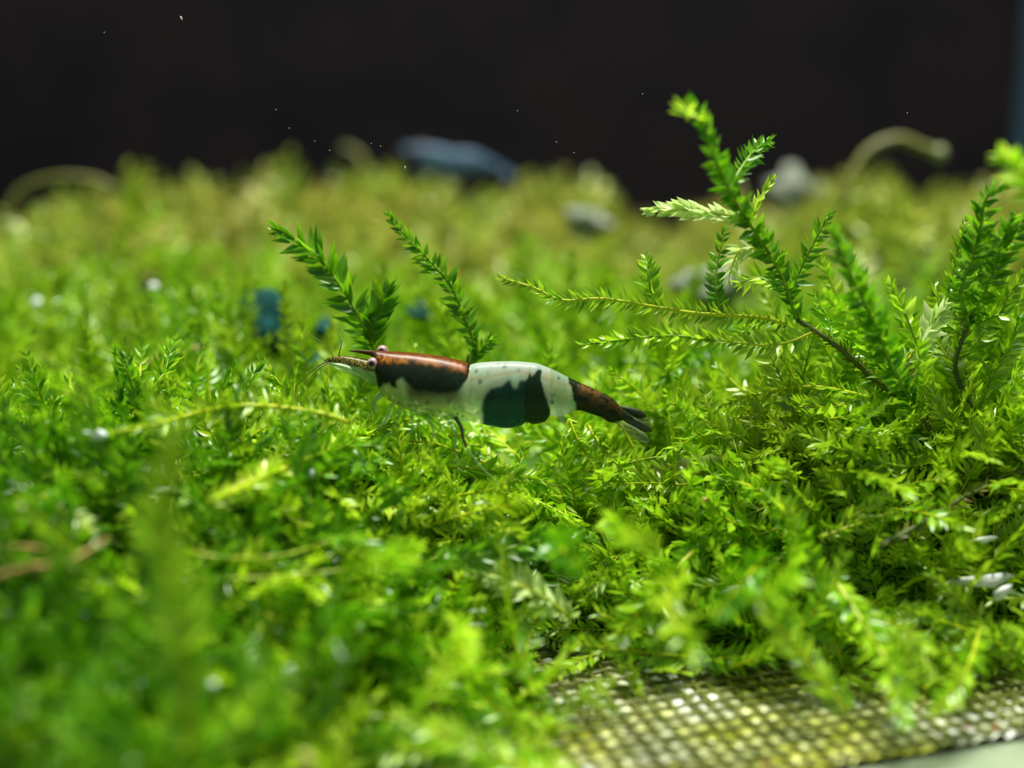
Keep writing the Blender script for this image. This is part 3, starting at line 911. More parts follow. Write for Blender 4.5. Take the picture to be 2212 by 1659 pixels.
# ---- more shoots of the top layer, told apart only by where they grow
ZONES = [  # px box, depth range, count, heading (degrees in the picture plane), lean, leaf, stem, label
    ((0, 560, 600, 800), (9.0, 11.0), 26, 90, 45, 'fresh', 'stem_green', 'soft blurred moss shoot standing in the carpet at the far left'),
    ((420, 520, 1080, 740), (9.0, 10.5), 22, 95, 40, 'fresh', 'stem', 'soft blurred moss shoot standing behind the head of the patched shrimp'),
    ((1080, 500, 1500, 740), (9.2, 10.8), 16, 90, 45, 'fresh', 'stem_green', 'soft blurred moss shoot standing behind the long level branch'),
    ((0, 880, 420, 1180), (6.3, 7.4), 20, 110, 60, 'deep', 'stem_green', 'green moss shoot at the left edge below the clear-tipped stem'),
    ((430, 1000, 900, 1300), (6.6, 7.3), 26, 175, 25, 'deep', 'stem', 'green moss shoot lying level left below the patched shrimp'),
    ((900, 1050, 1400, 1250), (6.5, 7.2), 24, 170, 35, 'fresh', 'stem_green', 'green moss shoot lying in the carpet below the belly of the shrimp'),
    ((1420, 900, 1900, 1180), (6.9, 7.8), 26, 150, 40, 'fresh', 'stem', 'green moss shoot leaning left in the carpet right of the tail'),
    ((1700, 760, 2200, 980), (7.9, 8.6), 22, 115, 45, 'fresh', 'stem_green', 'green moss shoot among the stems of the plants at right'),
    ((1420, 1150, 2200, 1320), (6.6, 7.4), 22, 190, 40, 'fresh', 'stem', 'blurred moss shoot just above the bare net at lower right'),
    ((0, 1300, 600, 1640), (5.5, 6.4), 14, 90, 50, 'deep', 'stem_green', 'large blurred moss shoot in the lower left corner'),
    ((600, 1280, 1100, 1540), (6.0, 7.0), 18, 200, 50, 'bright', 'stem', 'bright moss shoot in front, left of the bare net'),
]
def zone_shoots():
    rng = random.Random(99)
    for zi, ((x0, y0, x1, y1), (d0, d1), cnt, head, lean, leaf, stem, label) in enumerate(ZONES):
        made = tries = 0
        while made < cnt and tries < cnt * 12:
            tries += 1
            d = rng.uniform(d0, d1)
            px, py = rng.uniform(x0, x1), rng.uniform(y0, y1)
            p = at(px, py, d)
            top = float(moss_top(np.array(p[0]), np.array(p[1])))
            a = math.radians(head + rng.gauss(0, lean * 0.6))
            if rng.random() < 0.3 and zi in (4, 5, 8): a = math.pi - a
            L_ = rng.uniform(0.6, 1.15) * (1.15 if zi == 9 else 1)
            dirv = math.cos(a) * RGT + math.sin(a) * UPV + rng.uniform(-.35, .35) * FWD
            b = dirv + np.array((0, 0, rng.uniform(-.5, .25)))
            pts = [p - dirv * L_ * .5, p - dirv * L_ * .15, p + unit(dirv + .3 * b) * L_ * .2, p + unit(dirv + .3 * b) * L_ * .2 + unit(dirv + .7 * b) * L_ * .3]
            # bring the shoot down (or up) to the carpet it grows from
            dz = top - 0.12 - pts[0][2]
            if dz < -0.45 or dz > 0.6: continue
            off = np.array((0, 0, dz * 0.8))
            pts = [q + off for q in pts]
            path = smooth_path(pts, .05)
            wide = np.vstack([path + k for k in ([0, 0, .12], [0, 0, -.12], [.12, 0, 0], [-.12, 0, 0], [0, 0, 0])])
            if blocks(wide): continue
            S_(label, pts, leaf if rng.random() < 0.8 else 'fresh', stem, rng.uniform(0.115, 0.15), 0.012, 0.042, seed=1000 + zi * 50 + tries, group=label.split(' moss shoot')[0] + ' shoots, ' + label.split('moss shoot ')[1],
               singles=False, world=True, ranks=rng.choice((2, 3)))
            made += 1
zone_shoots()
COVER.append(np.vstack(PENDING))


moss_plant('tall branching moss plant with dark stem rising above the carpet at right', [
    dict(pts=[(2105, 1050, 8.2), (2015, 940, 8.15), (1975, 885, 8.1), (1895, 825, 8.05), (1800, 742, 8.0), (1722, 690, 8.0)], stem='stem_dark', r=0.020, taper=0.8, leaf='brownish', ll=0.085, lw=0.25, spread=60),
    dict(pts=[(1722, 690, 8.0), (1690, 600, 7.9), (1640, 515, 7.75), (1600, 455, 7.6), (1560, 380, 7.35), (1535, 310, 7.2), (1510, 250, 7.1), (1490, 222, 7.05)], leaf='deep', ll=0.135, r=0.014, ranks=3),
    dict(pts=[(1510, 262, 7.1), (1485, 238, 6.95), (1465, 245, 6.85)], leaf='bright', ll=0.10, r=0.012, ranks=3),
    dict(pts=[(1605, 470, 7.75), (1540, 462, 7.8), (1470, 452, 7.85), (1405, 455, 7.9)], leaf='pale', stem='stem', ll=0.115, lw=0.46, spread=36, ranks=3),
    dict(pts=[(1575, 410, 7.5), (1600, 365, 7.6), (1630, 325, 7.75), (1664, 302, 7.9)], leaf='deep', ll=0.11, ranks=3),
    dict(pts=[(1622, 480, 7.8), (1635, 440, 7.85), (1650, 415, 7.9), (1668, 388, 7.95)], leaf='bright', stem='stem', ll=0.09, spread=25, ranks=3),
    dict(pts=[(1650, 535, 7.85), (1600, 540, 7.9), (1580, 580, 7.95), (1575, 600, 8.0)], leaf='pale', stem='stem', ll=0.12, ranks=3),
    dict(pts=[(1560, 690, 8.1), (1545, 620, 8.1), (1552, 560, 8.1), (1565, 500, 8.1)], leaf='deep', ll=0.10),
    dict(pts=[(1895, 825, 8.05), (1850, 862, 8.0), (1790, 880, 7.95), (1720, 870, 7.9)], leaf='fresh', stem='stem', ll=0.12),
    dict(pts=[(1800, 742, 8.0), (1790, 690, 8.1), (1760, 640, 8.15)], leaf='fresh', ll=0.12),
    dict(pts=[(1760, 715, 8.0), (1700, 740, 7.95), (1630, 745, 7.9), (1560, 735, 7.9)], leaf='fresh', stem='stem', ll=0.12),
    dict(pts=[(1680, 620, 7.95), (1640, 600, 8.0), (1600, 610, 8.05)], leaf='bright', ll=0.12),
    dict(pts=[(1700, 645, 7.95), (1730, 580, 7.95), (1755, 530, 7.95), (1788, 468, 7.95)], leaf='deep', ll=0.12),
    dict(pts=[(1700, 700, 8.0), (1640, 686, 8.0), (1500, 676, 7.98), (1400, 660, 7.97), (1300, 645, 7.96), (1215, 648, 7.96), (1150, 620, 7.97), (1085, 602, 7.98)], leaf='fresh', stem='stem', ll=0.105, r=0.013, lw=0.28, spread=58),
], 3)
def clump():
    rng = random.Random(21); br = []
    for k in range(17):
        bx = 1990 + rng.uniform(-130, 170); tx = 1740 + 30 * k + rng.uniform(-15, 15); ty = rng.uniform(540, 780) - (60 if tx > 2050 else 0)
        d0 = rng.uniform(8.25, 8.6); my = (1000 + ty) / 2
        br.append(dict(pts=[(bx, 1000, d0), ((bx * 2 + tx) / 3 + 12, my + 60, d0), ((bx + 2 * tx) / 3, my - 60, d0 - .05), (tx, ty, d0 - .1)], leaf=rng.choice(('fresh', 'fresh', 'deep', 'bright')), stem=rng.choice(('stem', 'stem_green')),
                       ll=rng.uniform(.12, .155), ranks=rng.choice((2, 3))))
    return br
moss_plant('bushy bright moss clump growing behind the dark stems at right', clump(), 9)
moss_plant('leafy moss plant with blurred upright branches left of the dark curved stem', [
    dict(pts=[(1985, 890, 7.9), (1930, 800, 7.75), (1895, 710, 7.55), (1850, 620, 7.35), (1815, 540, 7.2), (1800, 500, 7.1)], leaf='deep', ll=0.15, r=0.014, ranks=3),
    dict(pts=[(1920, 760, 7.7), (1870, 700, 7.6), (1810, 665, 7.5), (1780, 640, 7.4)], leaf='fresh', ll=0.14, ranks=3),
    dict(pts=[(1960, 850, 8.0), (1900, 790, 8.0), (1860, 730, 8.0), (1800, 690, 8.0)], leaf='fresh', stem='stem', ll=0.14, ranks=3),
    dict(pts=[(1970, 870, 7.9), (1985, 780, 7.8), (1960, 690, 7.8), (1915, 610, 7.8)], leaf='bright', ll=0.13, ranks=3),
    dict(pts=[(1960, 780, 7.95), (2000, 720, 7.95), (2040, 660, 7.95)], leaf='pale', stem='stem', ll=0.15, spread=45, ranks=3),
    dict(pts=[(2010, 930, 8.0), (1960, 850, 8.0), (1965, 780, 8.0)], stem='stem_dark', leaf='brownish', ll=0.10, lw=0.25, r=0.016),
], 4)
moss_plant('moss plant with dark curved stem near the right edge of the photo', [
    dict(pts=[(2160, 1030, 8.0), (2135, 940, 8.0), (2085, 855, 8.0), (2063, 790, 8.0), (2080, 730, 8.0), (2098, 690, 8.0)], stem='stem_dark', r=0.019, taper=0.7, leaf='fresh', ll=0.12, lw=0.22, spread=66),
    dict(pts=[(2095, 700, 8.0), (2075, 630, 7.9), (2100, 560, 7.8), (2120, 480, 7.7), (2130, 430, 7.6), (2175, 395, 7.5)], leaf='deep', ll=0.13, r=0.014, ranks=3),
    dict(pts=[(2098, 690, 8.0), (2140, 600, 7.8), (2165, 520, 7.7), (2190, 470, 7.6)], leaf='deep', ll=0.14, ranks=3),
    dict(pts=[(2090, 720, 8.0), (2050, 650, 8.0), (2065, 560, 8.0), (2085, 480, 8.0)], leaf='fresh', ll=0.11),
    dict(pts=[(2110, 700, 8.0), (2160, 680, 7.9), (2215, 690, 7.9)], leaf='fresh', ll=0.13, ranks=3),
    dict(pts=[(2135, 940, 8.0), (2175, 860, 8.05), (2200, 780, 8.1)], leaf='fresh', stem='stem', ll=0.14),
    dict(pts=[(2110, 895, 8.0), (2150, 800, 7.9), (2185, 740, 7.85), (2210, 640, 7.8)], leaf='fresh', ll=0.13),
    dict(pts=[(2065, 800, 8.0), (2030, 745, 8.05), (1995, 700, 8.1)], leaf='pale', stem='stem', ll=0.12),
    dict(pts=[(2080, 725, 8.0), (2040, 690, 8.1), (2020, 620, 8.15)], leaf='fresh', ll=0.12),
    dict(pts=[(2150, 985, 8.0), (2090, 960, 7.95), (2040, 900, 7.95), (2010, 840, 7.95)], leaf='fresh', stem='stem', ll=0.13),
    dict(pts=[(2150, 600, 7.8), (2180, 530, 7.75), (2215, 470, 7.7)], leaf='deep', ll=0.13, ranks=3),
], 5)

S_ = moss_shoot
S_('feathery green moss shoot leaning left behind the head of the patched shrimp', [(815, 775, 8.35), (790, 715, 8.33), (755, 650, 8.3), (715, 590, 8.3), (665, 535, 8.3), (600, 497, 8.3)], 'deep', 'stem_green', 0.20, 0.012, 0.046, seed=1, lw=0.30)
S_('small fan-shaped moss tip beside the shoot behind the head of the patched shrimp', [(800, 740, 8.3), (815, 690, 8.28), (825, 655, 8.26), (838, 625, 8.25)], 'deep', 'stem_green', 0.19, 0.010, 0.04, seed=2, spread=40)
S_('slim green moss shoot pointing up left above the orange back of the shrimp', [(1040, 775, 8.3), (1010, 705, 8.28), (975, 620, 8.25), (925, 560, 8.25), (885, 520, 8.25), (842, 468, 8.25)], 'deep', 'stem_green', 0.12, 0.012, 0.04, seed=3)
S_('short dark moss tip rising just behind the white back of the shrimp', [(1010, 790, 8.3), (1030, 765, 8.28), (1065, 730, 8.25)], 'deep', 'stem_green', 0.10, 0.009, seed=4, spread=38)
S_('long yellow-stemmed moss shoot ending in a clear drop at the left', [(760, 915, 7.75), (700, 895, 7.7), (620, 882, 7.65), (520, 876, 7.6), (420, 893, 7.55), (330, 918, 7.5), (225, 938, 7.45)], 'fresh', 'stem', 0.13, 0.017, 0.038, seed=5, lw=0.24, spread=66, bare=0.02, nrm=(0.1, -1.0, 0.9), tipk=0.3)
S_('yellow-green moss shoot slanting up to the legs of the patched shrimp', [(450, 1085, 6.7), (560, 1035, 6.75), (680, 985, 6.85), (790, 935, 6.95), (885, 905, 7.05)], 'bright', 'stem', 0.13, 0.022, 0.04, seed=6, ranks=3, nrm=(0.2, -1, .3))
S_('bright green moss shoot lying level just below the belly of the shrimp', [(880, 1005, 7.5), (960, 1008, 7.5), (1060, 1018, 7.5), (1180, 1040, 7.55)], 'bright', 'stem', 0.12, 0.014, seed=7, nrm=(0, -1, 1.2))
S_('thin bare yellow stem curving through the lower left moss', [(400, 1190, 7.0), (470, 1203, 7.0), (560, 1205, 7.0), (640, 1192, 7.0), (720, 1165, 7.05)], 'fresh', 'stem', 0.06, 0.010, 0.09, seed=8, lw=0.2)
S_('thin level yellow stem under the curved one in the lower left moss', [(435, 1252, 6.9), (560, 1248, 6.9), (670, 1238, 6.9), (775, 1228, 6.95)], 'fresh', 'stem', 0.05, 0.011, 0.10, seed=9, lw=0.2)
S_('big blurred upright moss shoot in the left foreground', [(425, 1720, 5.5), (410, 1560, 5.4), (395, 1400, 5.35), (372, 1250, 5.3), (350, 1100, 5.3), (385, 930, 5.3)], 'fresh', 'stem', 0.16, 0.024, 0.04, seed=10, ranks=3)
S_('blurred moss shoot slanting right in the lower left foreground', [(470, 1640, 5.4), (530, 1560, 5.4), (590, 1490, 5.4), (645, 1440, 5.4)], 'fresh', 'stem_green', 0.15, 0.020, 0.04, seed=11, ranks=3)
S_('arched blurred moss stem at the lower left edge', [(20, 1490, 5.5), (120, 1510, 5.5), (200, 1560, 5.5), (260, 1650, 5.5)], 'deep', 'stem_green', 0.13, 0.018, 0.05, seed=12)
S_('moss shoot hanging down over the bare net at lower right', [(1800, 1250, 7.2), (1870, 1355, 6.9), (1925, 1450, 6.6), (1955, 1560, 6.35)], 'fresh', 'stem', 0.14, 0.017, 0.04, seed=13, ranks=3)
S_('arching moss shoot beside the one hanging over the net', [(1850, 1345, 7.2), (1920, 1345, 7.0), (1980, 1385, 6.8), (2010, 1460, 6.6)], 'fresh', 'stem', 0.11, 0.014, 0.04, seed=14)
S_('moss shoot slanting down left near the right end of the net', [(2120, 1350, 7.2), (2095, 1430, 6.9), (2060, 1490, 6.7), (2015, 1540, 6.5)], 'fresh', 'stem', 0.12, 0.015, 0.04, seed=15)
S_('thin bright moss shoot slanting up right below the dark stems', [(1770, 1162, 7.2), (1830, 1140, 7.2), (1890, 1118, 7.2), (1952, 1104, 7.2)], 'bright', 'stem', 0.07, 0.014, 0.036, seed=16, lw=0.3)
S_('broad moss shoot with yellow stem slanting down left below the tail', [(1500, 1190, 6.5), (1460, 1230, 6.45), (1400, 1300, 6.4), (1330, 1375, 6.35)], 'fresh', 'stem', 0.16, 0.017, 0.04, seed=17)
S_('whitish faded moss shoot in the middle of the foreground', [(1235, 1335, 6.2), (1170, 1290, 6.2), (1100, 1255, 6.2), (1020, 1235, 6.2)], 'pale', 'stem', 0.15, 0.014, 0.036, seed=18, ranks=3)
S_('thin yellow moss shoot bending down under the tail of the shrimp', [(1228, 905, 7.7), (1245, 945, 7.65), (1268, 985, 7.6), (1290, 1018, 7.6)], 'bright', 'stem', 0.09, 0.012, 0.04, seed=19, lw=0.25)
S_('yellow-green moss shoot bending down right of the thin one under the tail', [(1268, 915, 7.75), (1300, 965, 7.7), (1332, 1000, 7.65), (1362, 1025, 7.6)], 'fresh', 'stem', 0.10, 0.012, 0.04, seed=20)
S_('pale-edged moss shoot pointing down just left of the tail fan', [(1340, 915, 7.75), (1362, 955, 7.7), (1385, 1000, 7.65)], 'fresh', 'stem', 0.10, 0.011, 0.04, seed=21)
S_('dark moss shoot with yellow base reaching left below the tall plant', [(1880, 858, 7.9), (1800, 840, 7.9), (1730, 835, 7.9), (1640, 850, 7.9), (1560, 875, 7.9)], 'fresh', 'stem', 0.09, 0.012, 0.04, seed=22)
S_('dark moss shoot lying left above the white back of the shrimp', [(1640, 700, 8.2), (1560, 735, 8.2), (1450, 725, 8.2), (1340, 735, 8.2), (1260, 745, 8.2)], 'fresh', 'stem_green', 0.11, 0.012, 0.04, seed=23)
S_('short moss shoot standing up from the long level branch', [(1420, 660, 8.05), (1405, 620, 8.05), (1400, 590, 8.05), (1395, 560, 8.1)], 'fresh', 'stem_green', 0.11, 0.010, 0.04, seed=24)
S_('green moss shoot drooping left from the long level branch', [(1620, 700, 8.0), (1570, 730, 7.95), (1520, 760, 7.95), (1460, 800, 7.9), (1400, 850, 7.9)], 'deep', 'stem_green', 0.12, 0.012, 0.04, seed=25)
S_('bright blurred moss tip sticking in at the upper right edge', [(2290, 470, 6.6), (2250, 410, 6.55), (2205, 370, 6.5), (2165, 335, 6.45)], 'bright', 'stem', 0.16, 0.018, 0.04, seed=26, ranks=3)
S_('dark oblique root stem at the right edge under the plants', [(1900, 1180, 7.7), (2010, 1120, 7.75), (2090, 1070, 7.8), (2230, 1010, 7.85)], 'brownish', 'stem_dark', 0.08, 0.018, 0.07, seed=27)
S_('bright moss shoot rising from the carpet below the tail to the right', [(1700, 1110, 7.4), (1660, 1070, 7.4), (1610, 1045, 7.4), (1555, 1010, 7.4)], 'fresh', 'stem', 0.11, 0.013, 0.04, seed=28)
S_('green moss shoot crossing below the dark stems', [(1960, 1010, 7.6), (1880, 995, 7.6), (1800, 965, 7.6), (1720, 930, 7.6)], 'fresh', 'stem_green', 0.12, 0.013, 0.04, seed=29, ranks=3)
S_('fern-like moss shoot lying right across the middle foreground', [(960, 1210, 6.9), (1060, 1195, 6.9), (1160, 1170, 6.9), (1270, 1160, 6.95)], 'deep', 'stem_green', 0.15, 0.015, 0.04, seed=30)
S_('orange-brown old moss stem at the left edge', [(-20, 1250, 6.6), (60, 1225, 6.6), (140, 1215, 6.6), (230, 1165, 6.65)], 'brownish', 'stem_tan', 0.07, 0.016, 0.09, seed=31)
S_('brown old moss stem lying under the orange-brown one at the left edge', [(-20, 1185, 6.8), (50, 1180, 6.8), (130, 1195, 6.8)], 'brownish', 'stem_tan', 0.06, 0.013, 0.09, seed=32)
S_('thin orange old stem in the blurred moss left of the shrimp', [(300, 790, 9.3), (360, 770, 9.3), (440, 745, 9.3)], 'brownish', 'stem_tan', 0.05, 0.020, 0.12, seed=33)
S_('pale comb-like moss shoot among the lower left moss', [(90, 1070, 6.7), (130, 1100, 6.7), (170, 1125, 6.7), (200, 1150, 6.7)], 'pale', 'stem', 0.09, 0.012, 0.036, seed=34)

# shoots arching out of the bank towards the viewer, soft because they are nearer
for i, (a, b, c, leaf, lab) in enumerate((
        ((1650, 1200, 7.2), (1610, 1250, 6.7), (1540, 1330, 6.2), 'deep', 'dark green blurred shoot arching forward above the middle of the net'),
        ((1720, 1180, 7.2), (1700, 1240, 6.6), (1640, 1300, 6.1), 'fresh', 'soft green shoot arching forward right of the dark blurred one'),
        ((1480, 1230, 7.1), (1440, 1300, 6.6), (1500, 1420, 6.2), 'fresh', 'blurred shoot drooping forward onto the net below the tail'),
        ((1200, 1150, 7.2), (1210, 1180, 6.7), (1260, 1230, 6.2), 'deep', 'blurred green shoot arching forward in the middle of the bank'),
        ((1320, 1120, 7.2), (1350, 1150, 6.6), (1420, 1170, 6.1), 'fresh', 'blurred shoot arching forward to the right below the tail'),
        ((900, 1180, 7.0), (860, 1210, 6.4), (780, 1220, 5.9), 'fresh', 'blurred shoot arching forward to the left below the shrimp'),
        ((760, 1330, 6.7), (720, 1370, 6.1), (700, 1430, 5.6), 'deep', 'blurred deep green shoot arching forward at lower left'),
        ((980, 1340, 6.8), (1000, 1400, 6.2), (940, 1480, 5.9), 'bright', 'bright blurred shoot drooping forward at the left end of the net'))):
    S_(lab, [a, b, c], leaf, 'stem', 0.16, 0.015, 0.042, seed=200 + i, ranks=3, singles=False)

# ------------------------------------------------------------------ small things in and on the moss
import bmesh
def blob(name, p, r, mat, stretch=(1, 1, 1), rot=(0, 0, 0), bumps=0.0, seed=0, sub=2):
    bm = bmesh.new()
    bmesh.ops.create_icosphere(bm, subdivisions=sub, radius=1.0)
    for v in bm.verts:
        k = 1 + bumps * mnoise.noise(v.co * 1.7 + Vector((seed * 3.1, seed * 1.7, 0)))
        v.co = Vector((v.co.x * stretch[0], v.co.y * stretch[1], v.co.z * stretch[2])) * r * k
    me = bpy.data.meshes.new(name); bm.to_mesh(me); bm.free()
    me.materials.append(mat)
    me.polygons.foreach_set('use_smooth', np.ones(len(me.polygons), dtype=bool))
    o = bpy.data.objects.new(name, me); COL.objects.link(o)
    o.location = Vector(p); o.rotation_euler = rot
    return o
def glassy(name, col):
    m, nt, out = new_mat(name)
    p = nt.nodes.new('ShaderNodeBsdfPrincipled')
    p.inputs['Base Color'].default_value = (*col, 1); p.inputs['Roughness'].default_value = 0.08
    p.inputs['Transmission Weight'].default_value = 0.35; p.inputs['IOR'].default_value = 1.25
    p.inputs['Specular IOR Level'].default_value = 1.0
    nt.links.new(p.outputs[0], out.inputs[0])
    return m
M['bubble'] = glassy('air_bubble', (0.85, 0.95, 0.88))
M['white_bit'] = simple_mat('white_flake', (0.60, 0.64, 0.55), (0.85, 0.88, 0.82), 9, 0.3, 0.6, 0.2)
M['tan_bit'] = simple_mat('tan_grain', (0.45, 0.27, 0.10), (0.62, 0.42, 0.20), 9, 0.5)
M['dropping'] = simple_mat('dropping', (0.045, 0.040, 0.014), (0.10, 0.07, 0.025), 12, 0.7)
M['red_bit'] = simple_mat('red_speck', (0.40, 0.05, 0.03), (0.55, 0.12, 0.08), 9, 0.5)
M['teal_stone'] = simple_mat('teal_stone', (0.003, 0.036, 0.030), (0.010, 0.075, 0.070), 4, 0.8, 0.1)
M['grey_stone'] = simple_mat('pale_stone', (0.16, 0.19, 0.13), (0.26, 0.28, 0.22), 4, 0.8, 0.1)
M['sprout'] = simple_mat('olive_sprout', (0.10, 0.11, 0.02), (0.16, 0.17, 0.03), 5, 0.5, 0.4, 0.2)
M['sprout_tip'] = simple_mat('sprout_tip', (0.22, 0.27, 0.12), (0.28, 0.33, 0.15), 5, 0.3, 0.5, 0.3)
M['fleck'] = simple_mat('water_fleck', (0.25, 0.25, 0.20), (0.5, 0.5, 0.45), 9, 0.4)

tag(blob('water_drop', at(207, 939, on_moss(LONG, 0.42)[-1][2]), 0.060, M['bubble'], (1.35, .8, .6), (0, 0.1, 0)), 'clear oval drop on the tip of the long yellow-stemmed shoot', 'drop')
for px, py, d, r, lab in ((1240, 957, 7.35, .020, 'bright round bubble under the tail of the patched shrimp'), (1355, 1022, 7.3, .021, 'bright round bubble below the tail fan of the patched shrimp'),
                          (1472, 1012, 7.3, .014, 'tiny bubble on the moss right of the tail fan'), (1575, 907, 7.6, .018, 'tiny bubble in the moss between tail and tall plant'),
                          (347, 850, 8.9, .040, 'larger blurred bubble left of the head of the patched shrimp'), (313, 824, 8.9, .030, 'smaller blurred bubble beside the larger one left of the head'),
                          (455, 783, 9.0, .036, 'blurred bubble alone in the moss below the orange old stem'), (82, 655, 11.0, .055, 'left one of two blurred bubbles at the left edge'), (123, 660, 11.0, .050, 'right one of two blurred bubbles at the left edge'),
                          (332, 620, 10.5, .045, 'blurred greenish bubble high in the left moss'), (305, 1480, 6.0, .026, 'golden bubble in the lower left moss'), (460, 1480, 6.2, .024, 'golden bubble right of the big blurred shoot'),
                          (1345, 1387, 6.1, .045, 'milky blurred bubble above the bare net'), (675, 1023, 6.9, .034, 'milky bubble on the slanting yellow-green shoot'), (625, 1450, 5.35, .038, 'large milky blurred bubble in the lower left'),
                          (1160, 1090, 7.0, .012, 'tiny bubble in the moss below the belly of the shrimp')):
    tag(blob('bubble', at(px, py, surf_d(px, py) - 0.03 if py > 900 and r < .05 else d), r, M['bubble']), lab, 'bubble', 'air bubbles in the moss')

def flake(name, px, py, d, lx, lz, rot, mat, lab, cat, grp=None, seed=0, bumps=0.5, th=0.35):
    o = blob(name, at(px, py, surf_d(px, py) - 0.03 if py > 900 else d), 1.0, mat, (lx, max(lz, .3 * lx) * th + .006, lz), (0.2, -rot, 0.1), bumps, seed, 2)
    return tag(o, lab, cat, grp)
flake('white_flake', 2125, 1166, 6.9, .085, .022, .12, M['white_bit'], 'bright white flake on the moss at the right edge', 'debris', 'pale debris on the moss', 1)
flake('white_flake', 2120, 1256, 6.75, .20, .045, .03, M['white_bit'], 'long jagged white scrap on the moss above the net at right', 'debris', 'pale debris on the moss', 2, .9)
flake('white_flake', 2165, 1280, 6.72, .07, .035, .5, M['white_bit'], 'small white scrap against the end of the long jagged one', 'debris', 'pale debris on the moss', 3, .9)
flake('white_flake', 1590, 1272, 6.75, .09, .020, .15, M['white_bit'], 'thin white scrap left of the long jagged one', 'debris', 'pale debris on the moss', 4, .8)
flake('white_flake', 1040, 1087, 7.0, .045, .011, .15, M['white_bit'], 'thin shiny sliver in the moss below the belly', 'debris', 'pale debris on the moss', 5)
flake('white_flake', 1030, 1320, 6.5, .055, .012, .0, M['white_bit'], 'upper shiny sliver in the middle foreground', 'debris', 'pale debris on the moss', 6)
flake('white_flake', 1035, 1350, 6.45, .065, .013, -.1, M['white_bit'], 'lower shiny sliver in the middle foreground', 'debris', 'pale debris on the moss', 7)
flake('white_flake', 345, 850, 8.6, .03, .02, .3, M['white_bit'], 'tiny white crumb beside the blurred bubbles at left', 'debris', 'pale debris on the moss', 8)
flake('tan_grain', 1522, 1081, 7.0, .030, .016, .5, M['tan_bit'], 'upper tan grain in the dark gap below the tail', 'debris', 'tan grains', 9)
flake('tan_grain', 1493, 1104, 7.0, .028, .018, .7, M['tan_bit'], 'lower tan grain in the dark gap below the tail', 'debris', 'tan grains', 10)
flake('tan_stick', 664, 1645, 5.4, .025, .065, .3, M['tan_bit'], 'short tan stick at the bottom edge', 'debris', None, 11, .2)
flake('old_leaf_scrap', 520, 1050, 6.9, .10, .035, .5, M['tan_bit'], 'orange-brown scrap between the shoots at lower left', 'debris', None, 12, .7)

dr = [(1020, 1523, .3), (940, 1482, -.3), (985, 1520, 1.2), (1100, 1525, .2), (1162, 1540, .4), (1196, 1498, -.7), (1275, 1478, .5), (1255, 1472, .3), (1350, 1435, .5), (1275, 1400, 1.0), (1292, 1390, 1.3),
      (1105, 1445, 1.1), (1205, 1452, .8), (1235, 1535, -.2), (1120, 1612, .1), (1462, 1442, -.6), (1440, 1470, .1), (945, 1518, -.3), (1357, 1575, 1.0), (1160, 1490, .6), (1870, 1298, -.3), (615, 1517, .4), (745, 1570, 1.3), (803, 1515, .1)]
for i, (px, py, a) in enumerate(dr):
    p = on_floor(px, py, FZ + 0.06) if px > 900 and py > 1380 else at(px, py, surf_d(px, py) - 0.02)
    where = 'right end of the net moss' if px > 1500 else ('bright moss left of the net' if px < 900 else 'net where bright moss thins out')
    tag(blob('dropping', p, 1.0, M['dropping'], (.036, .012, .013), (0, -a * .5, a), .25, i, 1), 'tiny dark brown dropping lying on the ' + where, 'dropping', 'dark droppings on the ' + where)
for px, py, lab in ((1655, 1648, 'red speck on the net at the bottom edge'), (2092, 1570, 'left red speck near the front edge of the net'), (2150, 1572, 'right brownish red speck near the front edge of the net'), (1800, 1505, 'red speck on the net under the hanging shoot')):
    tag(blob('red_speck', on_floor(px, py, FZ + 0.065), 1.0, M['red_bit'], (.026, .014, .014), (0, .2, .6), .4, px, 1), lab, 'debris', 'red specks on the net')

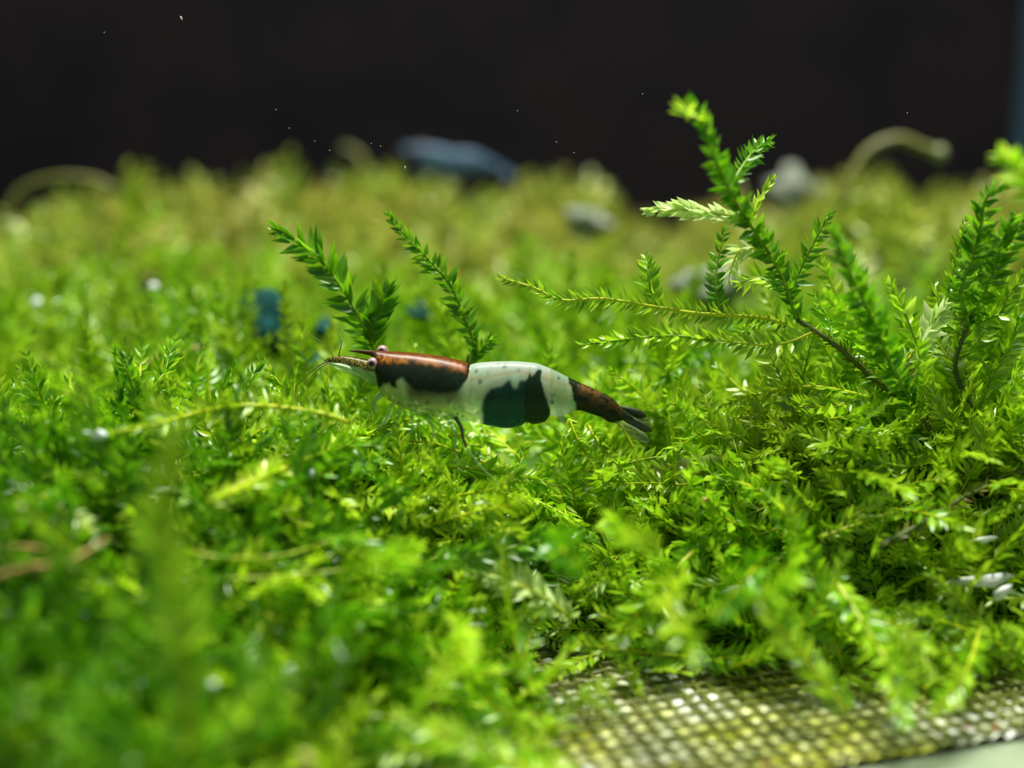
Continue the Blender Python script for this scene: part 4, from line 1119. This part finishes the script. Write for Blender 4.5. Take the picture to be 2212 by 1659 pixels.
for px, py, d, r, st, lab in ((567, 722, 10.4, .25, (.75, .7, 1.2), 'dark teal stone showing through a gap in the moss at left'), (660, 790, 9.9, .12, (1.3, .8, .7), 'small dark teal stone behind the feelers of the shrimp'),
                              (705, 715, 10.3, .10, (1, .8, 1), 'small blue-green stone above the feelers of the shrimp'), (905, 672, 10.3, .10, (1, .8, .9), 'blue-green stone between the two leaning shoots')):
    tag(blob('stone', at(px, py, d), r, M['teal_stone'], st, (0, 0, .3), .8, px, 3), lab, 'stone', 'dark stones in the moss')
for px, py, d, r, st, lab in ((1272, 482, 13.6, .22, (1.1, .8, .75), 'pale grey blurred stone on the back moss in the middle'), (1715, 420, 15.5, .34, (1.0, .8, .8), 'pale lilac-grey blurred stone behind the tall plant'),
                              (1535, 622, 11.5, .28, (1.1, .8, .8), 'grey-green blurred stone behind the long level branch')):
    tag(blob('stone', at(px, py, d), r, M['grey_stone'], st, (0, .2, .3), .8, px, 3), lab, 'stone', 'pale stones in the back moss')

def sprout(lab, pts, r0, r1, tip=True):
    P = px_path(pts)
    root = empty('sprout', P[0]); tag(root, lab, 'sprout')
    V, F = tube(smooth_path(P, 0.06), r0, r1, 8)
    mesh_obj('stalk', V, F, M['sprout'], root, origin=P[0])
    if tip:
        b = blob('tip', np.array(P[-1]) - np.array(P[0]), r1 * 1.35, M['sprout_tip'], (1, 1, 1.1)); b.parent = root
    return root
sprout('curved olive sprout with a rounded tip arching over the right back moss', [(1815, 450, 13.0), (1838, 385, 13.0), (1878, 325, 13.0), (1940, 300, 13.0), (1990, 318, 13.0), (2030, 332, 13.0)], .055, .062)
sprout('faint olive sprout standing left of the blue shrimp', [(765, 420, 16.5), (785, 370, 16.5), (775, 335, 16.5), (740, 318, 16.5)], .06, .05, False)
sprout('dim green stem arching over the far left moss', [(15, 470, 14.0), (45, 412, 14.0), (120, 385, 14.0), (200, 388, 14.0), (250, 410, 14.0)], .05, .04, False)

for i, (px, py, d, r, lab) in enumerate(((392, 39, 8.0, .016, 'bright white fleck drifting in the dark water at upper left'), (875, 362, 8.0, .011, 'bright white fleck drifting left of the blue shrimp'))):
    tag(blob('fleck', at(px, py, d), r, M['white_bit'], (.45, .35, 1.0), (0, -.5 + i * .6, 0), .3, i, 1), lab, 'fleck')
for i, (px, py) in enumerate(((596, 237), (625, 277), (1118, 240), (1388, 203), (1202, 307), (1960, 244), (225, 70), (1240, 330), (802, 310), (822, 316), (712, 325), (680, 305))):
    tag(blob('fleck', at(px, py, 8.0), .006, M['fleck'], (1, .5, .6), (0, i, 0), .3, i, 1), 'tiny faint fleck drifting in the dark water', 'fleck', 'faint flecks in the dark water')
